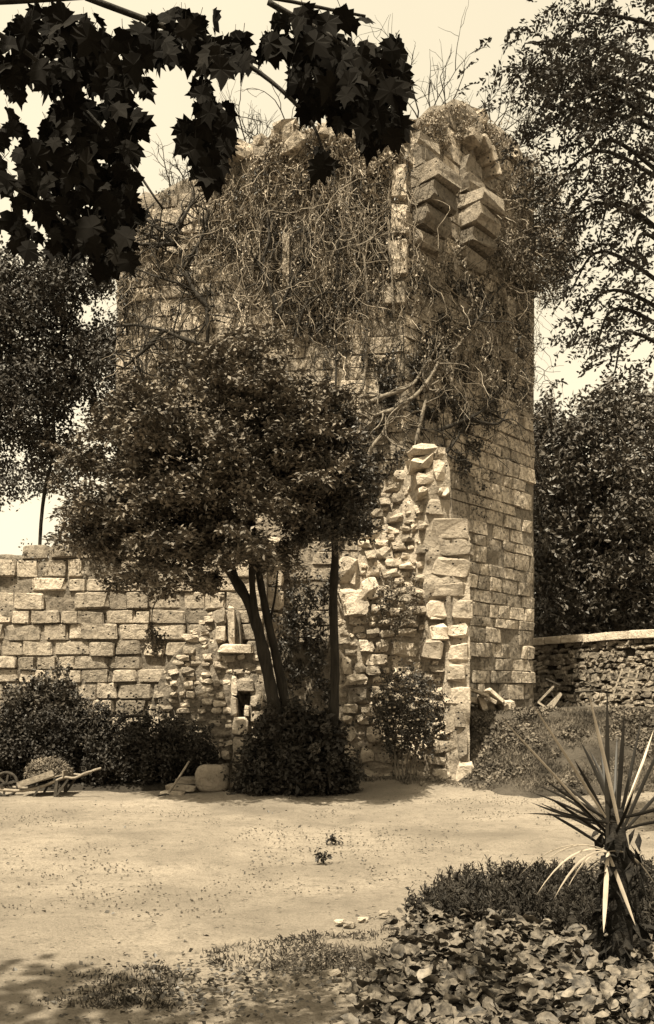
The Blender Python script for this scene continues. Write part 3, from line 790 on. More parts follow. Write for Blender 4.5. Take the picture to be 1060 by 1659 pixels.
rest.build('foliage', M['plane'], ptree, kind='stuff')
# upper crown of the same tree, overhead
up = MB(); Pc = np.stack((gpz.uniform(-7.4, -1.8, 2600), gpz.uniform(.6, 4.6, 2600), gpz.uniform(5.7, 8.6, 2600)), 1)
keep = ((Pc[:, 0]+4.6)/2.8)**2+((Pc[:, 1]-2.6)/2.0)**2+((Pc[:, 2]-7.1)/1.6)**2 < 1
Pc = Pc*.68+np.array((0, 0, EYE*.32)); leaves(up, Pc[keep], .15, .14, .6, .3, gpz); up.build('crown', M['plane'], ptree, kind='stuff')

# --- feathery robinia hanging in from the right
gq = np.random.default_rng(66)
rob = thing('robinia_tree', (4.3, 9.4, 0), 'feathery leaved tree whose fronds hang into the upper right corner', 'tree')
mb = MB(); tube(mb, [(4.3,9.4,-.1),(4.25,9.4,2.5),(4.2,9.5,5.0),(4.0,9.6,7.5),(3.9,9.6,9.2)], .2, .08, 9, 30, .15); mb.build('trunk', M['bark'], rob, True)
BR = [((4.1,9.5,7.6),(960,120),(815,108),9.4,150),((4.1,9.5,7.8),(950,70),(850,70),9.6,110),((4.1,9.5,7.3),(980,130),(880,110),9.0,150),((4.15,9.5,7.0),(960,175),(850,225),9.3,150),((4.1,9.5,7.0),(1000,160),(930,165),8.8,130),
      ((4.2,9.5,6.3),(980,245),(872,330),9.4,120),((4.2,9.5,6.2),(1000,230),(930,290),8.8,110),((4.2,9.5,5.8),(985,330),(885,400),9.5,110),((4.2,9.5,5.6),(1010,330),(950,390),9.0,100),
      ((4.2,9.5,5.2),(990,410),(905,470),9.4,100),((4.2,9.5,5.0),(1000,470),(900,560),9.5,90),((4.2,9.5,4.8),(1010,500),(940,585),9.2,90),((4.2,9.5,4.6),(1030,540),(975,610),9.0,80),((4.1,9.5,8.2),(1020,30),(930,20),9.3,130),
      ((4.2,9.5,7.2),(1040,120),(1010,180),8.7,120),((4.2,9.5,6.2),(1045,250),(1005,330),8.7,110),((4.2,9.5,5.4),(1050,380),(1010,460),8.8,90)]
fo = MB()
def frond(mb, p, d, ln, g):
    k = 8; t = np.linspace(.15, 1, k); down = np.array((0, 0, -1.0))
    C_ = p + d*ln*t[:, None] + down*(ln*.45*t[:, None]**2)
    tg = norm(np.gradient(C_, axis=0)); side = norm(np.cross(tg, np.array((0, 0, 1.0))+g.normal(size=3)*.35))
    for s in (-1, 1):
        D = side*s + tg*.45 + down*.25*g.random()
        leaves(mb, C_, .062, .027, .55, .1, g, .1, D=norm(D))
for st, mid, tip_, Yv, n_ in BR:
    tip_ = (tip_[0]+(18 if tip_[1] > 250 else 0), tip_[1]); a = np.array(st); b = at(*mid, Yv+.1); c = at(*tip_, Yv-.1); ln = resample([a, b, c], 24)
    m1 = MB(); tube(m1, ln, .03, .006, 5, caps=False); m1.build('branch', M['bark'], rob, True)
    for _ in range(int(n_*(.62 if tip_[1] < 250 else .46))):
        t = gq.uniform(.30, 1.0); q = ln[int(t*23)]; off = gq.normal(size=3)*np.array((.18, .25, .12)); d = norm(np.array((-.9, 0, -.15))+gq.normal(size=3)*.6)
        frond(fo, q+off, d, gq.uniform(.16, .30), gq)
fo.build('foliage', M['robinia'], rob, kind='stuff')

# --- trees behind
def back_tree(name, label, base, trunks, poly, Y0, depth, npads, per, rad, L, W, mat, tw=.16, group=None, bark='bark', up=.45, thick=.22):
    t = thing(name, base, label, 'tree', group); m = MB()
    for tr in trunks: tube(m, ppx(tr, Y0), tw, tw*.35, 7, 24, .15)
    m.build('trunk', M[bark], t, True); m = MB(); pads(m, poly, Y0, depth, npads, per, rad, thick, L, W, gq, up, 80); m.build('crown', M[mat], t)
    return t
def base_at(px, Y, z): q = at(px, 1000, Y); return (q[0], q[1], z)
back_tree('background_tree', 'dense bright-topped tree directly beside the right edge of the tower', base_at(905, 27.5, 1.1), [[(905,1150),(908,1000),(903,850),(906,720)]],
          [(860,660),(885,640),(905,622),(930,660),(945,720),(950,830),(950,960),(930,1030),(850,1040),(845,800)], 27.5, 2.2, 330, 75, .55, .17, .10, 'far', .14, bark='barkpale', thick=.3)
back_tree('background_tree', 'dense tree behind the coping at the right edge of the picture', base_at(985, 28.5, 1.1), [[(985,1150),(980,1000),(990,850),(985,700)]],
          [(915,660),(940,632),(980,612),(1030,600),(1085,640),(1100,760),(1100,960),(1050,1040),(930,1040),(920,830)], 28.5, 2.6, 470, 75, .6, .18, .105, 'far', .15, thick=.3)
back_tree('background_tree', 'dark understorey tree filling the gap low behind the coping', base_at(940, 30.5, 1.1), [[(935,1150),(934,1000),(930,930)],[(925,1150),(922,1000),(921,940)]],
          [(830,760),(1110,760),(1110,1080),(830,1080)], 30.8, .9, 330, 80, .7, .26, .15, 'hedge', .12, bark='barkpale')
back_tree('background_tree', 'loose dark tree with forked trunk left of the tower against the sky', base_at(78, 23.5, 0), [[(60,1130),(64,900),(72,800),(86,740),(88,690),(80,600),(84,540),(105,480),(150,420)],[(86,740),(70,660),(50,560),(60,470),(90,400)],[(88,560),(110,520),(128,470),(170,430)]],
          [(-50,430),(10,385),(60,400),(95,375),(140,400),(185,430),(190,465),(140,470),(105,520),(150,510),(205,500),(215,560),(205,620),(215,668),(180,700),(150,690),(146,640),(112,655),(128,720),(105,745),(80,735),(60,760),(30,720),(10,750),(-40,720)], 23.5, 1.4, 680, 75, .40, .12, .07, 'farl', .055, up=.35)
back_tree('background_tree', 'far hazy tree low at the left edge above the ashlar wall', base_at(40, 34, 0), [[(-30,1130),(-28,900),(-20,770)]],
          [(-40,760),(30,735),(75,738),(130,730),(140,760),(110,780),(60,800),(-40,830)], 34, 1.2, 90, 60, .6, .16, .09, 'farl', .12)

# ------------------------------------------------------------------ creepers on the tower
gv = np.random.default_rng(88)
def ivy_patch(mb, poly, n, off, L, W, g, up=.25, clump=.0):
    xs, ys = sample_poly(poly, n, g); P = np.array([wall_pt(x, y, 0) for x, y in zip(xs, ys)])
    nz_ = fbm(P, 2.6, 13, 3)
    keep = nz_ > clump; P = P[keep]; e = nz_[keep]-clump
    nn = np.where((P[:, 0] < P1[0])[:, None], np.r_[nL, 0], np.r_[nR, 0])
    P = P + nn*(.02 + off*np.clip(e, 0, 1)*g.random(len(P)))[:, None]
    leaves(mb, P, L, W, up, .5, g)
def vine(label, stems, patches, mat='vine', lm='ivy', r=.03, branch=10):
    p = wall_pt(*stems[0][0]); t = thing('climbing_vine', (p[0], p[1], p[2]), label, 'vine', 'creepers on the tower')
    for s in stems:
        pts = np.array([wall_pt(x, y, .16+.07*math.sin(i*1.7)) for i, (x, y) in enumerate(s)])
        m = MB(); tube(m, pts, r, r*.35, 6, 8*len(s), .3)
        ln = resample(pts, 30)
        for _ in range(branch):
            q = ln[gv.integers(6, 30)]; d = gv.normal(size=3)*np.array((1, .15, .8)); d = norm(d+np.array((0, -.1, .3)))
            k = [q]; 
            for _ in range(4): d = norm(d+gv.normal(size=3)*.35); k.append(k[-1]+d*gv.uniform(.1, .24))
            tube(m, k, r*.4, .006, 4, 10, caps=False)
        m.build('stem', M[mat], t, True)
    m = MB()
    for poly, n_, off, cl in patches: ivy_patch(m, poly, int(n_*.8), off, .075, .05, gv, .3, cl+.12)
    if m.n: m.build('foliage', M[lm], t)
    return t
vine('pale crooked vine stem rising straight up the middle of the tower', [[(562,672),(578,650),(590,628),(595,570),(597,480),(592,425),(586,388),(560,370)],[(592,425),(600,400),(612,380)]], [([(555,420),(640,420),(640,700),(555,700)], 2600, .12, .15)], r=.035)
vine('thick pale forked vine sprawling diagonally above the ruined wall', [[(590,775),(604,732),(622,705),(640,668),(662,642),(690,602),(708,566),(716,545),(745,515)],[(585,665),(620,650),(655,628),(678,600),(700,560)],[(640,668),(610,680),(600,700)],[(662,720),(672,660),(690,602)]],
     [([(570,640),(720,560),(740,720),(700,740),(660,720),(600,860),(560,860)], 5200, .16, .0)], r=.05)
vine('dark branching creeper fanning over the tower near its left edge', [[(345,508),(322,482),(303,442),(288,402),(250,392),(205,372)],[(288,402),(262,380),(232,352)],[(288,402),(300,370),(318,330)],[(303,442),(330,400),(345,350)],[(340,560),(342,530),(335,495),(310,470),(260,455),(215,440)],[(288,402),(240,405),(195,400)]], [([(190,330),(340,300),(345,560),(330,640),(190,640)], 1500, .1, .35)], mat='vined', r=.046, branch=16)
vine('dark twisted creeper low on the left of the tower above the tree', [[(335,565),(300,555),(270,540),(225,530),(190,535)],[(270,540),(240,575),(205,600)],[(330,600),(290,590),(250,560)],[(335,565),(350,620)]], [([(188,520),(340,520),(420,560),(330,640),(190,690)], 1900, .12, .15)], mat='vined', r=.048)
vine('thin straight dark stem climbing vertically below the dark loophole', [[(547,880),(546,760),(546,640),(547,520),(549,440),(552,380)]], [([(500,480),(552,480),(552,700),(500,640)], 1500, .15, .05)], mat='vined', r=.036, branch=4)
vine('dark creeper arching across the upper middle of the tower', [[(455,520),(440,470),(424,440),(405,408),(370,398)],[(424,440),(440,400),(436,360)],[(455,520),(475,470),(500,430)],[(480,560),(500,500),(530,480)]], [([(345,380),(545,330),(545,540),(400,560)], 3200, .12, .12)], mat='vined', r=.04)
vine('tangled creeper spreading over the right face below the corbels', [[(700,700),(742,682),(770,668),(800,642),(840,600)],[(720,545),(760,520),(800,470),(830,440)],[(742,682),(790,690),(815,665)],[(690,760),(720,720),(745,690)]], [([(660,430),(860,480),(860,640),(760,690),(790,800),(735,760),(700,690),(660,640)], 7600, .14, .0)], mat='vined', r=.042)
vine('pale creeper hanging beside the corbels at the corner of the tower', [[(640,520),(636,440),(630,380),(636,310),(640,250)],[(636,440),(612,400),(606,340)]], [([(560,230),(650,230),(660,520),(600,540)], 2200, .12, .12)], r=.022)

m = MB(); ivy_patch(m, [(192,335),(350,262),(640,215),(655,330),(655,760),(560,900),(440,560),(190,690)], 7000, .06, .055, .04, gv, .25, .25)
ivy_patch(m, [(656,420),(760,430),(862,480),(862,700),(800,700),(800,830),(740,860),(735,740),(656,740)], 7000, .08, .055, .04, gv, .25, .1)
ivy_patch(m, [(690,440),(862,470),(862,600),(800,680),(780,790),(735,740),(690,690)], 8000, .14, .05, .036, gv, .3, .08)
ivy_patch(m, [(192,335),(350,262),(640,215),(655,330),(655,560),(560,640),(190,690)], 9000, .16, .05, .036, gv, .3, .42)
tag(m.build('wall_ivy', M['ivy'], None), 'small dark ivy leaves speckled over the tower walls', 'ivy', kind='stuff')
# dry overhanging scrub on the right shoulder of the tower
sh = thing('overhanging_scrub', tuple(right_pt(850, 470)), 'bushy scrub drooping over the upper right shoulder of the tower', 'scrub')
m = MB()
for poly, n_ in (([(765,415),(800,395),(850,388),(905,380),(925,410),(900,470),(872,495),(862,470),(800,450),(775,445)], 62), ([(820,270),(860,255),(900,300),(930,330),(925,390),(860,400),(820,380)], 30)):
    xs, ys = sample_poly(poly, n_, gv)
    for x, y in zip(xs, ys):
        c = right_pt(min(x, 868), y, .15) + np.array(((x-min(x, 868))*.0125, 0, 0))
        P = c+gv.normal(size=(150, 3))*np.array((.16, .2, .12)); D = gv.normal(size=(150, 3))*.7+np.array((0, -.2, -1.0)); leaves(m, P, .10, .03, .4, .6, gv, D=norm(D))
m.build('foliage', M['scrub'], sh); m = MB()
for k in range(40):
    x = gv.uniform(780, 900); y = gv.uniform(300, 430); c = right_pt(min(x, 866), y, .1); k_ = [c]; d = norm(np.array((gv.normal()*.6, -.4, .2)))
    for _ in range(6): d = norm(d+np.array((0, 0, -.22))+gv.normal(size=3)*.2); k_.append(k_[-1]+d*.16)
    tube(m, k_, .012, .004, 4, caps=False)
m.build('stems', M['dry'], sh)

# matted dry creeper: fine twigs over the upper part of the tower
def twig_mat(n_, poly, mat, rmin, rmax, seg, down, step=.1):
    m = MB(); xs, ys = sample_poly(poly, n_, gv)
    for x, y in zip(xs, ys):
        q = wall_pt(x, y, gv.uniform(.03, .22)); d = norm(np.array((gv.normal()*.7, gv.normal()*.25, -down+gv.normal()*.6))); k = [q]
        for _ in range(seg):
            d = norm(d+gv.normal(size=3)*np.array((.42, .2, .42))+np.array((0, 0, -.12*down))); k.append(k[-1]+d*step*gv.uniform(.7, 1.3))
        r = gv.uniform(rmin, rmax); tube(m, k, r, r*.5, 3, caps=False)
    return m
top_poly = [(200,330),(300,292),(350,256),(480,214),(640,212),(655,300),(655,560),(560,600),(440,545),(330,560),(200,600)]
tag(twig_mat(330, top_poly, 'dry', .004, .009, 8, .7).build('dry_creeper', M['dry'], None), 'matted pale dry creeper twigs over the upper tower', 'creeper', kind='stuff')
tag(twig_mat(330, top_poly, 'dryd', .004, .010, 8, .5).build('dark_creeper', M['dryd'], None), 'matted dark creeper twigs over the upper tower', 'creeper', kind='stuff')
rp = [(660,420),(760,440),(862,470),(862,640),(800,700),(790,790),(720,700),(590,780),(560,700),(660,560)]
tag(twig_mat(420, rp, 'dryd', .004, .010, 8, .4).build('dark_creeper', M['dryd'], None), 'matted dark creeper twigs on the right side of the tower', 'creeper', kind='stuff')
def strands(n_, poly, k, L, W, lmin, lmax, g):
    """leafy creeper strands hanging down the wall"""
    m = MB(); xs, ys = sample_poly(poly, n_, g)
    for x, y in zip(xs, ys):
        p = wall_pt(x, y, g.uniform(.04, .2)); ln = g.uniform(lmin, lmax); t = np.sort(g.random(k)); wv = g.normal()*.12; ph = g.uniform(0, 6)
        P = p + np.stack((wv*np.sin(t*4+ph)+g.normal(size=k)*.035, g.normal(size=k)*.04, -ln*t), 1); leaves(m, P, L, W, .3, .7, g)
        tube(m, np.stack((p[0]+wv*np.sin(np.linspace(0, 1, 8)*4+ph), np.full(8, p[1]), p[2]-ln*np.linspace(0, 1, 8)), 1), .008, .004, 3, caps=False)
    return m
sp_ = [(330,285),(480,215),(655,215),(655,440),(560,500),(400,470),(340,400)]
tag(strands(170, sp_, 42, .06, .036, .4, 1.5, gv).build('leafy_creeper', M['creeper'], None), 'leafy mid-toned creeper strands hanging down the tower', 'creeper', kind='stuff')
tag(strands(55, sp_, 46, .06, .036, .4, 1.6, gv).build('leafy_creeper', M['ivy'], None), 'leafy dark creeper strands hanging down the tower', 'creeper', kind='stuff')
tag(strands(130, [(660,330),(862,400),(862,600),(700,620),(660,560)], 42, .06, .036, .3, 1.2, gv).build('leafy_creeper', M['creeper'], None), 'leafy creeper strands below the corbels on the right face', 'creeper', kind='stuff')
m = MB(); ivy_patch(m, [(165,380),(205,340),(225,420),(215,560),(230,690),(165,700)], 1000, .35, .08, .045, gv, .35, -.2); tag(m.build('edge_ivy', M['ivy'], None), 'dark ivy fraying the left edge of the tower', 'ivy', kind='stuff')
hp_ = [(345,265),(480,212),(655,212),(655,420),(560,440),(345,420)]
tag(twig_mat(240, hp_, 'dry', .004, .009, 16, 2.2, .12).build('hanging_creeper', M['dry'], None), 'long pale creeper stems hanging down the upper tower', 'creeper', kind='stuff')
tag(twig_mat(130, [(190,340),(345,262),(655,212),(655,600),(560,620),(190,560)], 'dryd', .005, .011, 16, 2.2, .12).build('hanging_creeper', M['dryd'], None), 'long dark creeper stems hanging down the tower', 'creeper', kind='stuff')
tag(twig_mat(150, [(660,400),(862,430),(862,640),(700,640)], 'dry', .004, .010, 14, 1.6, .11).build('hanging_creeper', M['dry'], None), 'long pale creeper stems hanging below the corbels', 'creeper', kind='stuff')
m = MB(); ivy_patch(m, [(340,262),(480,216),(640,214),(655,240),(655,330),(520,330),(340,380)], 5200, .3, .075, .045, gv, .35, -.1)
ivy_patch(m, [(660,215),(690,190),(735,172),(800,205),(862,262),(862,330),(800,330),(770,230),(700,260)], 3600, .25, .07, .04, gv, .35, .1)
ivy_patch(m, [(655,200),(735,168),(862,250),(905,310),(862,420),(800,430),(810,330),(770,225),(690,240)], 6500, .5, .09, .03, gv, .3, -.1)
ivy_patch(m, [(345,270),(480,205),(650,205),(655,260),(560,300),(420,290),(345,330)], 5000, .45, .09, .03, gv, .3, -.1)
tag(m.build('crest_scrub', M['dry'], None), 'dry scrubby growth along the broken crest of the tower', 'scrub', kind='stuff')

# bare shrubs on the crest
def bare(label, roots, n_, ln, seed, tilt):
    g = np.random.default_rng(seed); p = wall_pt(*roots[0], -.5); t = thing('bare_shrub', tuple(p), label, 'shrub', 'bare shrubs on the tower top'); m = MB()
    def grow(p, d, l, r, dep):
        k = [p]
        for _ in range(5): d = norm(d+g.normal(size=3)*.16+np.array((0, 0, .03))); k.append(k[-1]+d*l/5)
        tube(m, k, r, r*.55, 4, caps=False)
        if dep:
            for q in (2, 3, 4, 5, 5):
                if g.random() < .75: grow(k[q], norm(d+g.normal(size=3)*.55), l*g.uniform(.45, .75), r*.55, dep-1)
    for rt in roots:
        for _ in range(n_): grow(wall_pt(*rt, -.5+g.normal()*.2), norm(np.array((tilt+g.normal()*.35, g.normal()*.3, 1))), ln*g.uniform(.7, 1.2), .016, 2)
    m.build('stems', M['dryd'], t); return t
bare('bare twiggy shrub on the tower top between the hanging leaf clusters', [(395,245),(430,232),(470,222)], 3, 1.0, 4, -.25)
bare('bare twiggy shrub on the highest point of the tower', [(745,178),(770,186),(725,176)], 3, 1.0, 5, .15)
bare('bare wispy shrub on the right slope of the tower top', [(815,215),(850,250)], 4, .9, 6, .5)
bare('small leafless bush at the left end of the tower top', [(300,292),(270,300)], 5, .45, 7, 0)

# ------------------------------------------------------------------ bushes
def bush(name, label, polyY, mat, L, W, stems=None, group=None, up=.45, rad=.16, thick=.14, cat='shrub', stem_mat='bark'):
    poly, Y0, depth, npads, per = polyY; rg = []
    for (xa, ya), (xb, yb) in zip(poly, poly[1:]+poly[:1]):
        for t_ in (0, .25, .5, .75): rg.append((xa+(xb-xa)*t_+gv.normal()*8, ya+(yb-ya)*t_+gv.normal()*8))
    poly = rg; xs = [p[0] for p in poly]; q = at(sum(xs)/len(xs), 1100, Y0)
    t = thing(name, (q[0], q[1], 0), label, cat, group); m = MB(); pads(m, poly, Y0, depth, npads, per, rad, thick, L, W, gv, up, 50)
    sx, sy = sample_poly(poly, npads*2, gv); ed = edgedist(sx, sy, poly)
    for a_, b_, e_ in zip(sx, sy, ed):                            # loose shoots break the outline
        if e_ > 26: continue
        p_ = at(a_, b_, Y0+gv.uniform(-.8, .3)*depth); d_ = norm(np.array((gv.normal()*.7, -.3+gv.normal()*.3, .75+gv.normal()*.3))); ln_ = gv.uniform(.12, .46)
        tt = gv.random(16)[:, None]; leaves(m, p_+d_*ln_*tt+gv.normal(size=(16, 3))*.015, L*.9, W*.9, .35, .1, gv)
    m.build('foliage', M[mat], t)
    for s in stems or []:
        m = MB(); tube(m, ppx(s, Y0), .017, .009, 5, 12); m.build('stem', M[stem_mat], t, True)
    return t
bush('hedge', 'long dark clipped-back hedge below the ashlar wall on the left', ([(60,1170),(100,1165),(150,1158),(210,1160),(280,1172),(330,1178),(348,1215),(335,1250),(250,1262),(40,1262),(-60,1250),(-60,1170)], 15.0, .5, 420, 150), 'hedge', .07, .042, up=.45, cat='hedge')
bush('wall_scrub', 'loose scrub growing along the broken top of the ashlar wall', ([(40,905),(75,880),(100,852),(150,838),(205,850),(205,890),(150,905),(100,900),(70,915)], 16.45, .3, 34, 55), 'bush', .07, .035, rad=.18)
bush('bush', 'taller loose bush behind the wheelbarrow at the left edge', ([(20,1120),(75,1098),(110,1102),(135,1130),(138,1200),(60,1230),(-10,1210)], 15.2, .4, 110, 150), 'bush', .09, .05)
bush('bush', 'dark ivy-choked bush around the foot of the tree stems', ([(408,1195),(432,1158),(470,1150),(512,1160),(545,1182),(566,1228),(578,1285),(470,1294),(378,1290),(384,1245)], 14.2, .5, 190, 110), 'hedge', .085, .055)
bush('bush', 'dim leafy growth on the shaded wall between the two trunks', ([(440,960),(500,940),(535,900),(535,1110),(460,1100)], 15.6, .3, 40, 80), 'ivy', .08, .05, up=.3)
sb = bush('flowering_shrub', 'small-flowered shrub with thin bare stems before the ruined wall', ([(612,1120),(640,1098),(680,1090),(712,1105),(722,1150),(712,1200),(690,1225),(640,1225),(612,1190),(603,1150)], 14.75, .38, 85, 85), 'bush', .06, .034,
          [[(648,1278),(645,1240),(632,1195),(625,1150)],[(653,1278),(652,1230),(650,1180)],[(658,1279),(660,1235),(672,1180)],[(663,1279),(668,1235),(690,1180)],[(669,1278),(673,1230),(680,1160)],[(645,1278),(640,1230),(642,1150)]], stem_mat='barkpale')
for k in range(46):
    x, y = gv.uniform(612, 715), gv.uniform(1098, 1210); q = at(x, y, 14.38+gv.uniform(-.05, .1)); place('bloom', RCK['quoin'][k % 7], sb, q, (.018, .015, .014), gv.uniform(0, 3))
bush('wall_bush', 'small bush rooted on the broken top of the ruined wall', ([(598,968),(620,950),(655,942),(685,955),(690,985),(650,1002),(605,1000)], 15.2, .18, 24, 60), 'grass', .05, .028, rad=.13)
hy = thing('hydrangea', tuple(at(520, 1270, 13.75)), 'dim shrub with two round flower heads in the shade right of the stems', 'shrub')
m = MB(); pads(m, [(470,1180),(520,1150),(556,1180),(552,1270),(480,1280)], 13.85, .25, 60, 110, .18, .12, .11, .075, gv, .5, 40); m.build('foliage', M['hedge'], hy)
for x, y in ((528, 1181), (510, 1212), (538,1228)):
    m = MB(); c = at(x, y, 13.55); d = norm(gv.normal(size=(160, 3))); leaves(m, c+d*.075, .03, .026, .3, .1, gv); m.build('flower_head', M['bush'], hy)

# bank vegetation
m = MB(); nb = 70000; x = gv.uniform(2.3, 8.5, nb); y = gv.uniform(14.3, 17.6, nb); P = np.stack((x, y, bank_h(x, y)), 1); k = (P[:, 2] > -.02) & (fbm(P, 1.7, 77, 3) > -.6); P = P[k]
D = gv.normal(size=(len(P), 3))*.5+np.array((0, 0, .8)); leaves(m, P, .085, .013, .1, 0, gv, D=norm(D))
x = gv.uniform(2.3, 8.5, 26000); y = gv.uniform(14.3, 17.4, 26000); P = np.stack((x, y, bank_h(x, y)+gv.uniform(0, .09, 26000)), 1); P = P[(fbm(P, 1.3, 78, 3) > -.05) & (P[:, 2] > 0)]; leaves(m, P, .07, .045, .5, .2, gv)
tag(m.build('bank_grass', M['grass'], None), 'tufted grass and weeds over the earth bank', 'grass', kind='stuff')
m = MB(); nb = 7000; x = gv.uniform(-1.6, 2.5, nb); y = gv.uniform(14.0, 15.0, nb); P = np.stack((x, y, .20*np.exp(-((x-1.3)/1.2)**2-((y-15.2)/.9)**2)+.12*np.exp(-((x+.6)/1.2)**2-((y-14.9)/.9)**2)), 1)
P = P[(fbm(P, 2.2, 79, 3) + (y-14.6)*.9 > .15)]; D = gv.normal(size=(len(P), 3))*.7+np.array((0, 0, .6)); leaves(m, P, .07, .02, .2, 0, gv, D=norm(D))
tag(m.build('foot_weeds', M['grass'], None), 'short weeds along the foot of the ruins', 'grass', kind='stuff')

# ------------------------------------------------------------------ small things at the foot of the walls
bo = MB(); g1 = np.random.default_rng(9); n_ = 14; U, V_ = np.meshgrid(np.linspace(0, 2*np.pi, 22, endpoint=False), np.linspace(-np.pi/2, np.pi/2, n_))
S = np.stack((np.cos(V_)*np.cos(U), np.cos(V_)*np.sin(U), np.sin(V_)), -1).reshape(-1, 3); S = np.sign(S)*np.abs(S)**.55
c = at(345, 1260, 14.35); S = S*np.array((.265, .24, .215)); S = S*(1+.10*fbm(S, 5, 3, 3))[:, None]; S[:, 0] += .12*np.clip(-S[:, 2], 0, 1)
ii = np.arange(n_-1)[:, None]*22; jj = np.arange(22)[None, :]; jn = (jj+1) % 22
bo.add(S+c, np.stack((ii+jj, ii+jn, ii+22+jn, ii+22+jj), -1).reshape(-1, 4)); tag(bo.build('boulder', M['boulder'], None, True), 'rounded squared boulder at the foot of the wall fragment', 'boulder')
for k, (x0, x1, y, lab) in enumerate(((258, 300, 1287, 'low flat stone slab under the mattock head'), (270, 318, 1276, 'flat stone slab behind the mattock handle, middle of three'), (288, 322, 1264, 'flat stone slab nearest the hedge beside the boulder'))):
    q = at((x0+x1)/2, y, 13.95+.2*k); o = place('stone_slab', BLK['rough'][k], None, (q[0], q[1], q[2]), ((x1-x0)/2*.0094, .16, .045), R.uniform(-.2, .2), 0, R.uniform(-.06, .06)); tag(o, lab, 'slab', 'slabs by the boulder')
mt = thing('mattock', tuple(at(270, 1290, 13.75)), 'mattock with long wooden handle standing on its head beside the boulder', 'tool')
m = MB(); tube(m, [at(307, 1233, 14.0), at(290, 1260, 13.88), at(271, 1288, 13.78)], .015, .02, 7, 12); m.build('handle', M['wood'], mt, True)
m = MB(); a = at(252, 1292, 13.76); b = at(271, 1288, 13.78); c = at(283, 1291, 13.80); tube(m, [b+np.array((-.02, 0, -.01)), b+np.array((.03, 0, -.01))], .034, .034, 8)
V = []
for t in np.linspace(0, 1, 6):
    p = b*(1-t)+a*t+np.array((0, 0, .015*math.sin(t*3.1))); w_ = .02+.035*t; h_ = .02*(1-t)+.006
    V += [p+np.array((0, -w_, -h_)), p+np.array((0, w_, -h_)), p+np.array((0, w_, h_)), p+np.array((0, -w_, h_))]
m.add(V, [(4*i+j, 4*i+(j+1) % 4, 4*i+4+(j+1) % 4, 4*i+4+j) for i in range(5) for j in range(4)]+[(3, 2, 1, 0), (20, 21, 22, 23)])
tube(m, [b, (b+c)/2+np.array((0, 0, .01)), c], .02, .004, 6, 6); m.build('head', M['iron'], mt)

# wheelbarrow, side on, handles to the right, partly past the left edge
YW = 13.95; wb = thing('wheelbarrow', tuple(at(80, 1291, YW)), 'old wooden wheelbarrow loaded with cuttings at the left edge', 'wheelbarrow')
for dy in (-.24, .24):
    s = 1 if dy < 0 else .97
    m = MB(); pts = ppx([(-6,1276),(40,1279),(72,1273),(95,1264),(112,1257),(128,1258),(146,1250),(157,1247)], YW); pts[:, 1] += dy*np.linspace(.75, 1.15, 8); pts[:, 2] += .0
    pt = resample(pts, 26); tube(m, pt, .026, .020, 6); m.build('shaft', M['wood'], wb, True)
    m = MB(); a = at(100, 1262, YW); b = at(98, 1292, YW); a[1] += dy; b[1] += dy*1.1; beam(m, a, b, .045, .05, (0, 1, 0)); m.build('leg', M['wooddark'], wb)
    m = MB(); a = at(118, 1260, YW); b = at(101, 1284, YW); a[1] += dy; b[1] += dy*1.1; beam(m, a, b, .03, .03, (0, 1, 0)); m.build('brace', M['wooddark'], wb)
    m = MB(); a = at(72, 1272, YW); b = at(62, 1290, YW); a[1] += dy; b[1] += dy; beam(m, a, b, .03, .03, (0, 1, 0)); m.build('brace', M['wooddark'], wb)
m = MB(); c0 = at(38, 1276, YW); c1 = at(108, 1256, YW)
for k in range(5):
    t = (k+.5)/5-.5; a = c0+np.array((0, t*.5, .03)); b = c1+np.array((0, t*.5, .03)); beam(m, a, b, .095, .02)
m.build('bed_boards', M['wood'], wb)
m = MB(); a = c1+np.array((.0, -.27, .02)); b = c1+np.array((0, .27, .02)); beam(m, a+np.array((.02, 0, .03)), b+np.array((.02, 0, .03)), .02, .08); m.build('end_board', M['wood'], wb)
m = MB(); a = c0+np.array((0, -.26, .06)); b = c1+np.array((-.12, -.27, .06)); beam(m, a, b, .02, .09); m.build('side_board', M['wood'], wb)
m = MB(); wc = at(10, 1272, YW); wc[2] = .20
th = np.linspace(0, 2*np.pi, 29); tube(m, np.stack((wc[0]+.175*np.cos(th), np.full(29, YW), wc[2]+.175*np.sin(th)), 1), .024, .024, 6); wh = m.build('wheel', M['wooddark'], wb, True)
m = MB(); tube(m, [wc+np.array((0, -.22, 0)), wc+np.array((0, .22, 0))], .03, .03, 8); m.build('axle', M['iron'], wh)
for k in range(6):
    m = MB(); d = np.array((math.cos(k*math.pi/3+.3), 0, math.sin(k*math.pi/3+.3))); beam(m, wc, wc+d*.17, .03, .022, (0, 1, 0)); m.build('spoke', M['wooddark'], wh)
hp = MB(); P = gv.normal(size=(4200, 3)); P = norm(P)*(gv.random((4200, 1))**.33); P[:, 2] = np.abs(P[:, 2]); P = P*np.array((.34, .25, .26)) + (c0*.45+c1*.55)+np.array((.0, 0, .08)); P[:, 2] += (P[:, 0]-c0[0])*.05
leaves(hp, P, .06, .02, .4, .2, gv); tag(hp.build('grass_heap', M['heap'], None), 'mound of cut grass heaped in the wheelbarrow', 'heap')

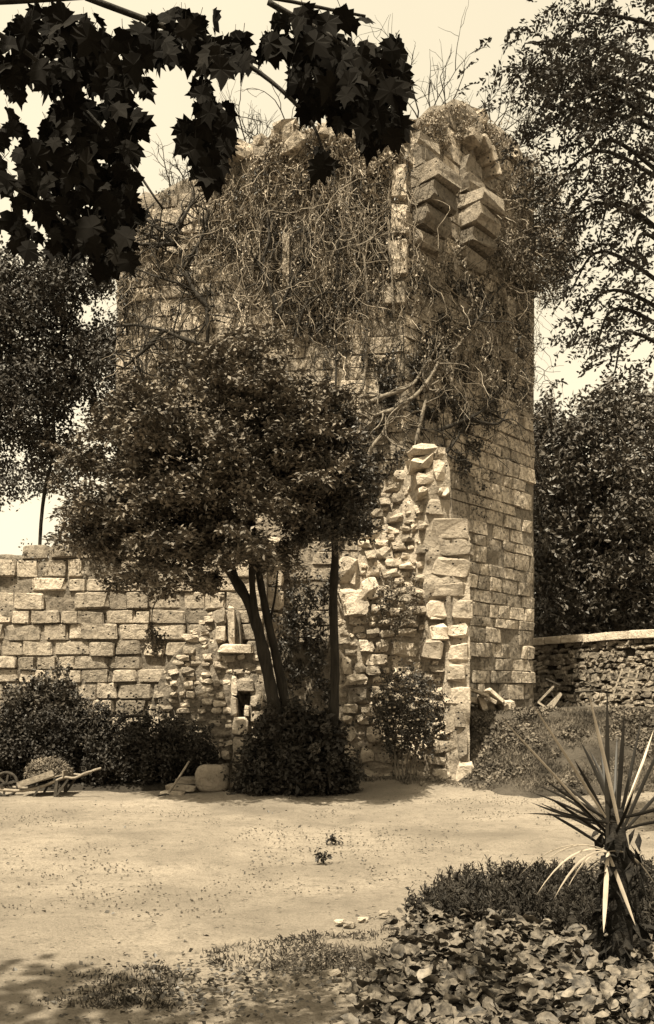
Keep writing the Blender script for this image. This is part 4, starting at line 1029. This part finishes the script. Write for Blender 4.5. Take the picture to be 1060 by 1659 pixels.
# broken tiles piled on the terrace beside the tower, a collapsed chair and a trellis
for k, (x, y, ww, hh, rot) in enumerate(((776,1122,34,5,.35),(790,1130,30,6,.5),(800,1128,32,6,.7),(782,1140,10,26,-.35),(812,1134,30,6,.75),(818,1146,13,22,.05),(829,1147,10,24,-.25),(797,1146,12,20,-.3),(806,1140,24,7,.9),(770,1136,20,10,.2),(788,1152,26,8,.05))):
    Yv = 16.95+.05*k; q = at(x, y, Yv); o = place('roof_tile', BLK['quoin'][k % 6], None, (q[0], q[1], max(q[2], bank_h(q[0], Yv)+.07)), (ww/2*.0116, .13, hh/2*.0116), R.uniform(-.5, .3), R.uniform(-.4, .2), rot)
    o.data = block_mesh('tile_slab', M['tile'], g0, .04, .1); tag(o, 'broken pale tile in the heap at the foot of the tower on the terrace', 'tile', 'broken tiles heaped by the tower')
ch = thing('broken_chair', tuple(at(888, 1152, 18.3)), 'collapsed pale wooden chair lying on the terrace right of the tower', 'chair')
def chpart(nm, a, b, w_, h_, mat='wood'):
    m = MB(); beam(m, at(*a), at(*b), w_, h_, (0, 1, 0)); m.build(nm, M[mat], ch)
chpart('leg', (872,1138,18.2), (897,1112,18.3), .035, .035); chpart('leg', (872,1138,18.2), (891,1150,18.0), .035, .035); chpart('seat_slat', (887,1146,18.1), (909,1124,18.5), .06, .03); chpart('seat_slat', (892,1150,18.0), (908,1126,18.3), .05, .025)
chpart('leg', (890,1118,18.5), (912,1152,18.6), .02, .02, 'wooddark'); chpart('leg', (921,1136,18.6), (911,1152,18.6), .02, .02, 'wooddark'); chpart('back_rail', (885,1100,18.9), (908,1110,18.9), .03, .03, 'wooddark')
tr = thing('trellis', tuple(at(1000, 1150, 19.0)), 'small wooden trellis leaning at the right edge before the boundary wall', 'trellis')
def trp(nm, a, b): m = MB(); beam(m, at(*a), at(*b), .03, .02, (0, 1, 0)); m.build(nm, M['wood'], tr)
trp('rail', (992,1130,18.9), (1008,1084,19.3)); trp('rail', (1022,1136,18.9), (1034,1086,19.3)); trp('rail', (1006,1134,18.9), (1021,1085,19.3))
for k in range(5): trp('slat', (993+k*3.6,1124-k*9,18.86+.07*k), (1028+k*2.4,1128-k*9,18.86+.07*k))
po = MB(); tube(po, [at(932, 1121, 19.0), at(960, 1119, 19.0), at(985, 1117, 19.0)], .018, .012, 5, 10); tag(po.build('fallen_branch', M['wooddark'], None), 'thin fallen branch lying against the boundary wall', 'branch')

# ------------------------------------------------------------------ yard litter
m = MB(); npb = 20000; x = gv.uniform(-6, 5, npb); y = 4.0+11*gv.random(npb)**1.4; s = gv.uniform(.002, .010, npb)*(1+.3*gv.random(npb)); O = np.array(((1,0,0),(0,1,0),(-1,0,0),(0,-1,0),(0,0,.7),(0,0,-.7)))
kk = fbm(np.stack((x, y, x*0), 1), .8, 91, 2) > -.25; x, y, s = x[kk], y[kk], s[kk]; npb = len(x)
V = O[None]*s[:, None, None]*gv.uniform(.6, 1.4, (npb, 6, 1)) + np.stack((x, y, .006+near[0]*0*x), 1)[:, None]
T = np.array(((0,1,4),(1,2,4),(2,3,4),(3,0,4),(1,0,5),(2,1,5),(3,2,5),(0,3,5))); m.add(V.reshape(-1, 3), (np.arange(npb)[:, None, None]*6+T[None]).reshape(-1, 3))
tag(m.build('pebbles', M['pebble'], None), 'scattered dark pebbles and grit over the yard', 'pebbles', kind='stuff')
m = MB(); n1 = 900; x = gv.normal(size=n1)*.55-.75; y = gv.normal(size=n1)*.28+4.95; P = np.stack((x, y, np.full(n1, .03)), 1); leaves(m, P, .035, .028, .7, 0, gv)
x = gv.uniform(-5, 4.6, 700); y = gv.uniform(5, 14, 700); leaves(m, np.stack((x, y, np.full(700, .025)), 1), .04, .03, .75, 0, gv)
tag(m.build('leaf_litter', M['bush'], None), 'dark fallen leaves strewn over the near gravel', 'leaves', kind='stuff')
for k, (x, y, lab) in enumerate(((522, 1388, 'dark clod lying on the bare gravel, the nearer of two'), (541, 1360, 'dark clod lying on the bare gravel, the farther of two'))):
    Yv = EYE*F/(y+6-HY); q = at(x, y, Yv); m = MB(); P = q+gv.normal(size=(60, 3))*np.array((.035, .035, .018)); leaves(m, P, .05, .035, .5, 0, gv); o = m.build('clod', M['hedge'], None); tag(o, lab, 'clod', 'clods on the gravel')
for k, (x, y, s) in enumerate(((550,1496,.028),(566,1500,.034),(588,1492,.03),(622,1482,.034),(542,1580,.03))):
    Yv = EYE*F/(y+6-HY); q = at(x, y, Yv); o = place('edging_stone', RCK['rubble'][k % 7], None, (q[0], q[1], q[2]+.01), (s*1.2, s, s*.55), R.uniform(0, 3)); tag(o, 'small pale stone edging the near planting bed', 'stone', 'edging stones of the near bed')

xs, ys = sample_poly([(60,1600),(230,1570),(330,1545),(440,1528),(560,1502),(650,1478),(700,1500),(640,1640),(60,1640)], 13000, gv)
Yv = EYE*F/(ys-HY); P = np.stack(((xs-CX)/F*Yv, Yv, np.full(len(xs), .012)), 1); P = P[fbm(P, 2.0, 95, 3) > -.12]; D = gv.normal(size=(len(P), 3))*.9+np.array((0, 0, .55))
m = MB(); leaves(m, P, .045, .009, .2, 0, gv, D=norm(D)); tag(m.build('yard_weeds', M['weeds'], None), 'thin rough weeds along the near edge of the yard', 'grass', kind='stuff')

# ------------------------------------------------------------------ near planting
gn = np.random.default_rng(123)
def broad_leaf_mesh(name, mat, g):
    """cupped oval leaf with a midrib, base at the origin, length 1 along +y"""
    rows_ = [(.0,.05),(.18,.30),(.42,.43),(.68,.40),(.88,.24),(1.0,.03)]; V = []; cup = g.uniform(-.1, .45); bend = g.uniform(-.5, .15); wav = g.uniform(0, 6)
    for y, hw in rows_:
        z = bend*y*y
        V += [(-hw, y, z+cup*hw+.09*math.sin(y*11+wav)), (-hw*.5, y, z+cup*hw*.25), (0, y, z-.025), (hw*.5, y, z+cup*hw*.25), (hw, y, z+cup*hw+.09*math.sin(y*10+wav+2))]
    Q_ = [(5*i+j, 5*i+j+1, 5*i+6+j, 5*i+5+j) for i in range(5) for j in range(4)]
    m = MB(); m.add(V, Q_); return m.mesh(name, mat, True)
BL = [broad_leaf_mesh('broad_leaf', M['berg'], gn) for _ in range(9)]
def in_bed(x, y): return y < bed_edge(x)-.12 and x > .05
cnt = 0; spots = []
for _ in range(4000):
    y = gn.uniform(3.9, 6.35); x = gn.uniform(.05, min(2.6, .36*y+.55))
    if not in_bed(x, y) or y > 5.4+.55*math.sin(x*2)+.25: continue
    if abs(x-1.66) < .16 and abs(y-5.3) < .2: continue
    if all(math.hypot(x-a, y-b) > .095 for a, b in spots): spots.append((x, y))
    if len(spots) >= 210: break
for k, (x, y) in enumerate(spots):
    p = thing('broad_leaved_plant', (x, y, .05), 'low ground-cover plant with broad pale leaves in the near bed', 'plant', 'broad-leaved plants in the near bed')
    for j in range(gn.integers(6, 9)):
        a = gn.uniform(0, 6.28); s = gn.uniform(.05, .11); r = gn.uniform(.01, .06); cnt += 1
        o = place('leaf', BL[gn.integers(9)], p, (x+r*math.cos(a), y+r*math.sin(a), .06+gn.uniform(.0, .09)), (s*gn.uniform(.8, 1), s, s), a-1.57, gn.uniform(-.1, .95), gn.normal()*.4)
cntb = 0; bs = []
for _ in range(6000):
    y = gn.uniform(5.3, 7.9); x = gn.uniform(.3, 3.0)
    if not in_bed(x, y+.02) or y < 5.75+.35*math.sin(x*2): continue
    if all(math.hypot(x-a, y-b) > .105 for a, b in bs): bs.append((x, y))
    if len(bs) > 200: break
protos = []
for k in range(6):
    m = MB()
    for s in range(7):
        a = gn.uniform(0, 6.28); d = norm(np.array((.35*math.cos(a), .35*math.sin(a), 1))); h = gn.uniform(.10, .20); b = gn.normal(size=3)*np.array((.02, .02, 0)); k2 = 22
        t = np.linspace(.1, 1, k2); P = b+d*h*t[:, None]; D = gn.normal(size=(k2, 3)); D[:, 2] = np.abs(D[:, 2])*.7+.5; leaves(m, P, .045, .014, .1, 0, gn, D=norm(D))
        tube(m, [b, b+d*h], .003, .002, 3, caps=False)
    protos.append(m.mesh('border_plant', M['border']))
for k, (x, y) in enumerate(bs):
    o = place('border_plant', protos[k % 6], None, (x, y, .05), (1, 1, gn.uniform(.75, 1.25)), gn.uniform(0, 6)); tag(o, 'short upright bushy plant along the far side of the near bed', 'plant', 'upright border plants in the near bed')

# yucca at the right edge
yu = thing('yucca', (1.66, 5.3, 0), 'spiky yucca on a dark trunk at the right edge of the foreground', 'yucca')
m = MB(); tube(m, [(1.70,5.32,-.05),(1.69,5.3,.25),(1.67,5.3,.55),(1.65,5.3,.8),(1.645,5.3,.93)], .088, .04, 12, 22, .3); m.build('trunk', M['yuccatrunk'], yu, True)
m = MB()
for k in range(120):
    a = gn.uniform(0, 6.28); z = gn.uniform(.05, .82); p = np.array((1.68+.1*math.cos(a), 5.3+.1*math.sin(a), z)); d = norm(np.array((math.cos(a)*.35, math.sin(a)*.35, -1)))
    leaves(m, p[None], .13, .05, .0, 0, gn, D=d[None])
m.build('dead_skirt', M['yuccatrunk'], yu)
YH = at(992, 1352, 5.3)
def sword(tip, w_, mat, base=None, sag=0.0, nm='leaf'):
    b = YH if base is None else np.array(base, float); tip = np.array(tip, float); m = MB(); k = 9; V = []
    for i, t in enumerate(np.linspace(0, 1, k)):
        p = b*(1-t)+tip*t+np.array((0, 0, sag*4*t*(1-t))); d = norm(tip-b); s = norm(np.cross(d, np.array((.3, 1, .2)))); nrm = np.cross(s, d)
        hw = w_*.23*(.75+.6*math.sin(min(t*2.2, 1.57)))*(1-t**3)**.8*(1 if t > .12 else .9); V += [p-s*hw+nrm*hw*.35, p, p+s*hw+nrm*hw*.35]
    m.add(V, [(3*i+j, 3*i+j+1, 3*i+4+j, 3*i+3+j) for i in range(k-1) for j in range(2)]); m.build(nm, M[mat], yu, True)
for (px, py, dy, w_, mt_) in ((806,1156,-.25,.026,'yuccadry'),(858,1133,-.35,.03,'yuccadry'),(953,1120,-.3,.04,'yuccadry'),(984,1114,-.1,.05,'yucca'),(1012,1150,-.1,.05,'yucca'),(862,1284,.1,.03,'yucca'),(868,1272,.25,.03,'yucca'),(880,1262,0,.035,'yucca'),(896,1254,.1,.04,'yucca'),(905,1262,.3,.03,'yucca'),(850,1318,.3,.028,'yucca'),(872,1300,.2,.03,'yucca'),(886,1290,-.15,.035,'yucca'),
                         (900,1280,.4,.03,'yucca'),(915,1272,.2,.035,'yucca'),(930,1230,-.1,.04,'yucca'),(940,1200,.1,.04,'yucca'),(955,1215,.2,.04,'yucca'),(1040,1160,.1,.04,'yucca'),(1080,1190,.0,.04,'yucca'),(1110,1240,.2,.04,'yucca'),(1120,1290,-.2,.04,'yucca'),(1060,1180,.3,.035,'yuccadry'),(1130,1330,.1,.035,'yucca'),(1000,1190,.35,.04,'yucca'),(970,1170,.4,.035,'yucca'),(925,1290,-.3,.03,'yucca'),(890,1310,-.2,.025,'yucca')):
    b = YH+np.array((gn.normal()*.03, gn.normal()*.03, gn.normal()*.035)); sword(at(px, py, 5.3+dy), w_, mt_, b, gn.uniform(-.03, .03))
for k in range(4):
    a = gn.uniform(0, 6.28); e = gn.uniform(.1, 1.3); d = np.array((math.cos(a)*math.cos(e), math.sin(a)*math.cos(e), math.sin(e))); sword(YH+d*gn.uniform(.4, .75), .035, 'yucca', YH+np.array((gn.normal()*.04, gn.normal()*.04, gn.uniform(-.08, .1))), gn.uniform(-.04, .02))
for (px, py, dy, w_, sg) in ((868,1452,-.2,.022,.10),(897,1458,-.25,.028,.08),(920,1438,-.1,.02,.06),(880,1400,.1,.016,.07),(840,1420,.2,.014,.1),(978,1512,-.16,.05,.0),(1030,1500,-.15,.04,.0),(1060,1430,0,.03,.06)):
    sword(at(px, py, 5.3+dy), w_, 'yuccadry', at(985, 1380, 5.2), sg, 'dead_leaf')
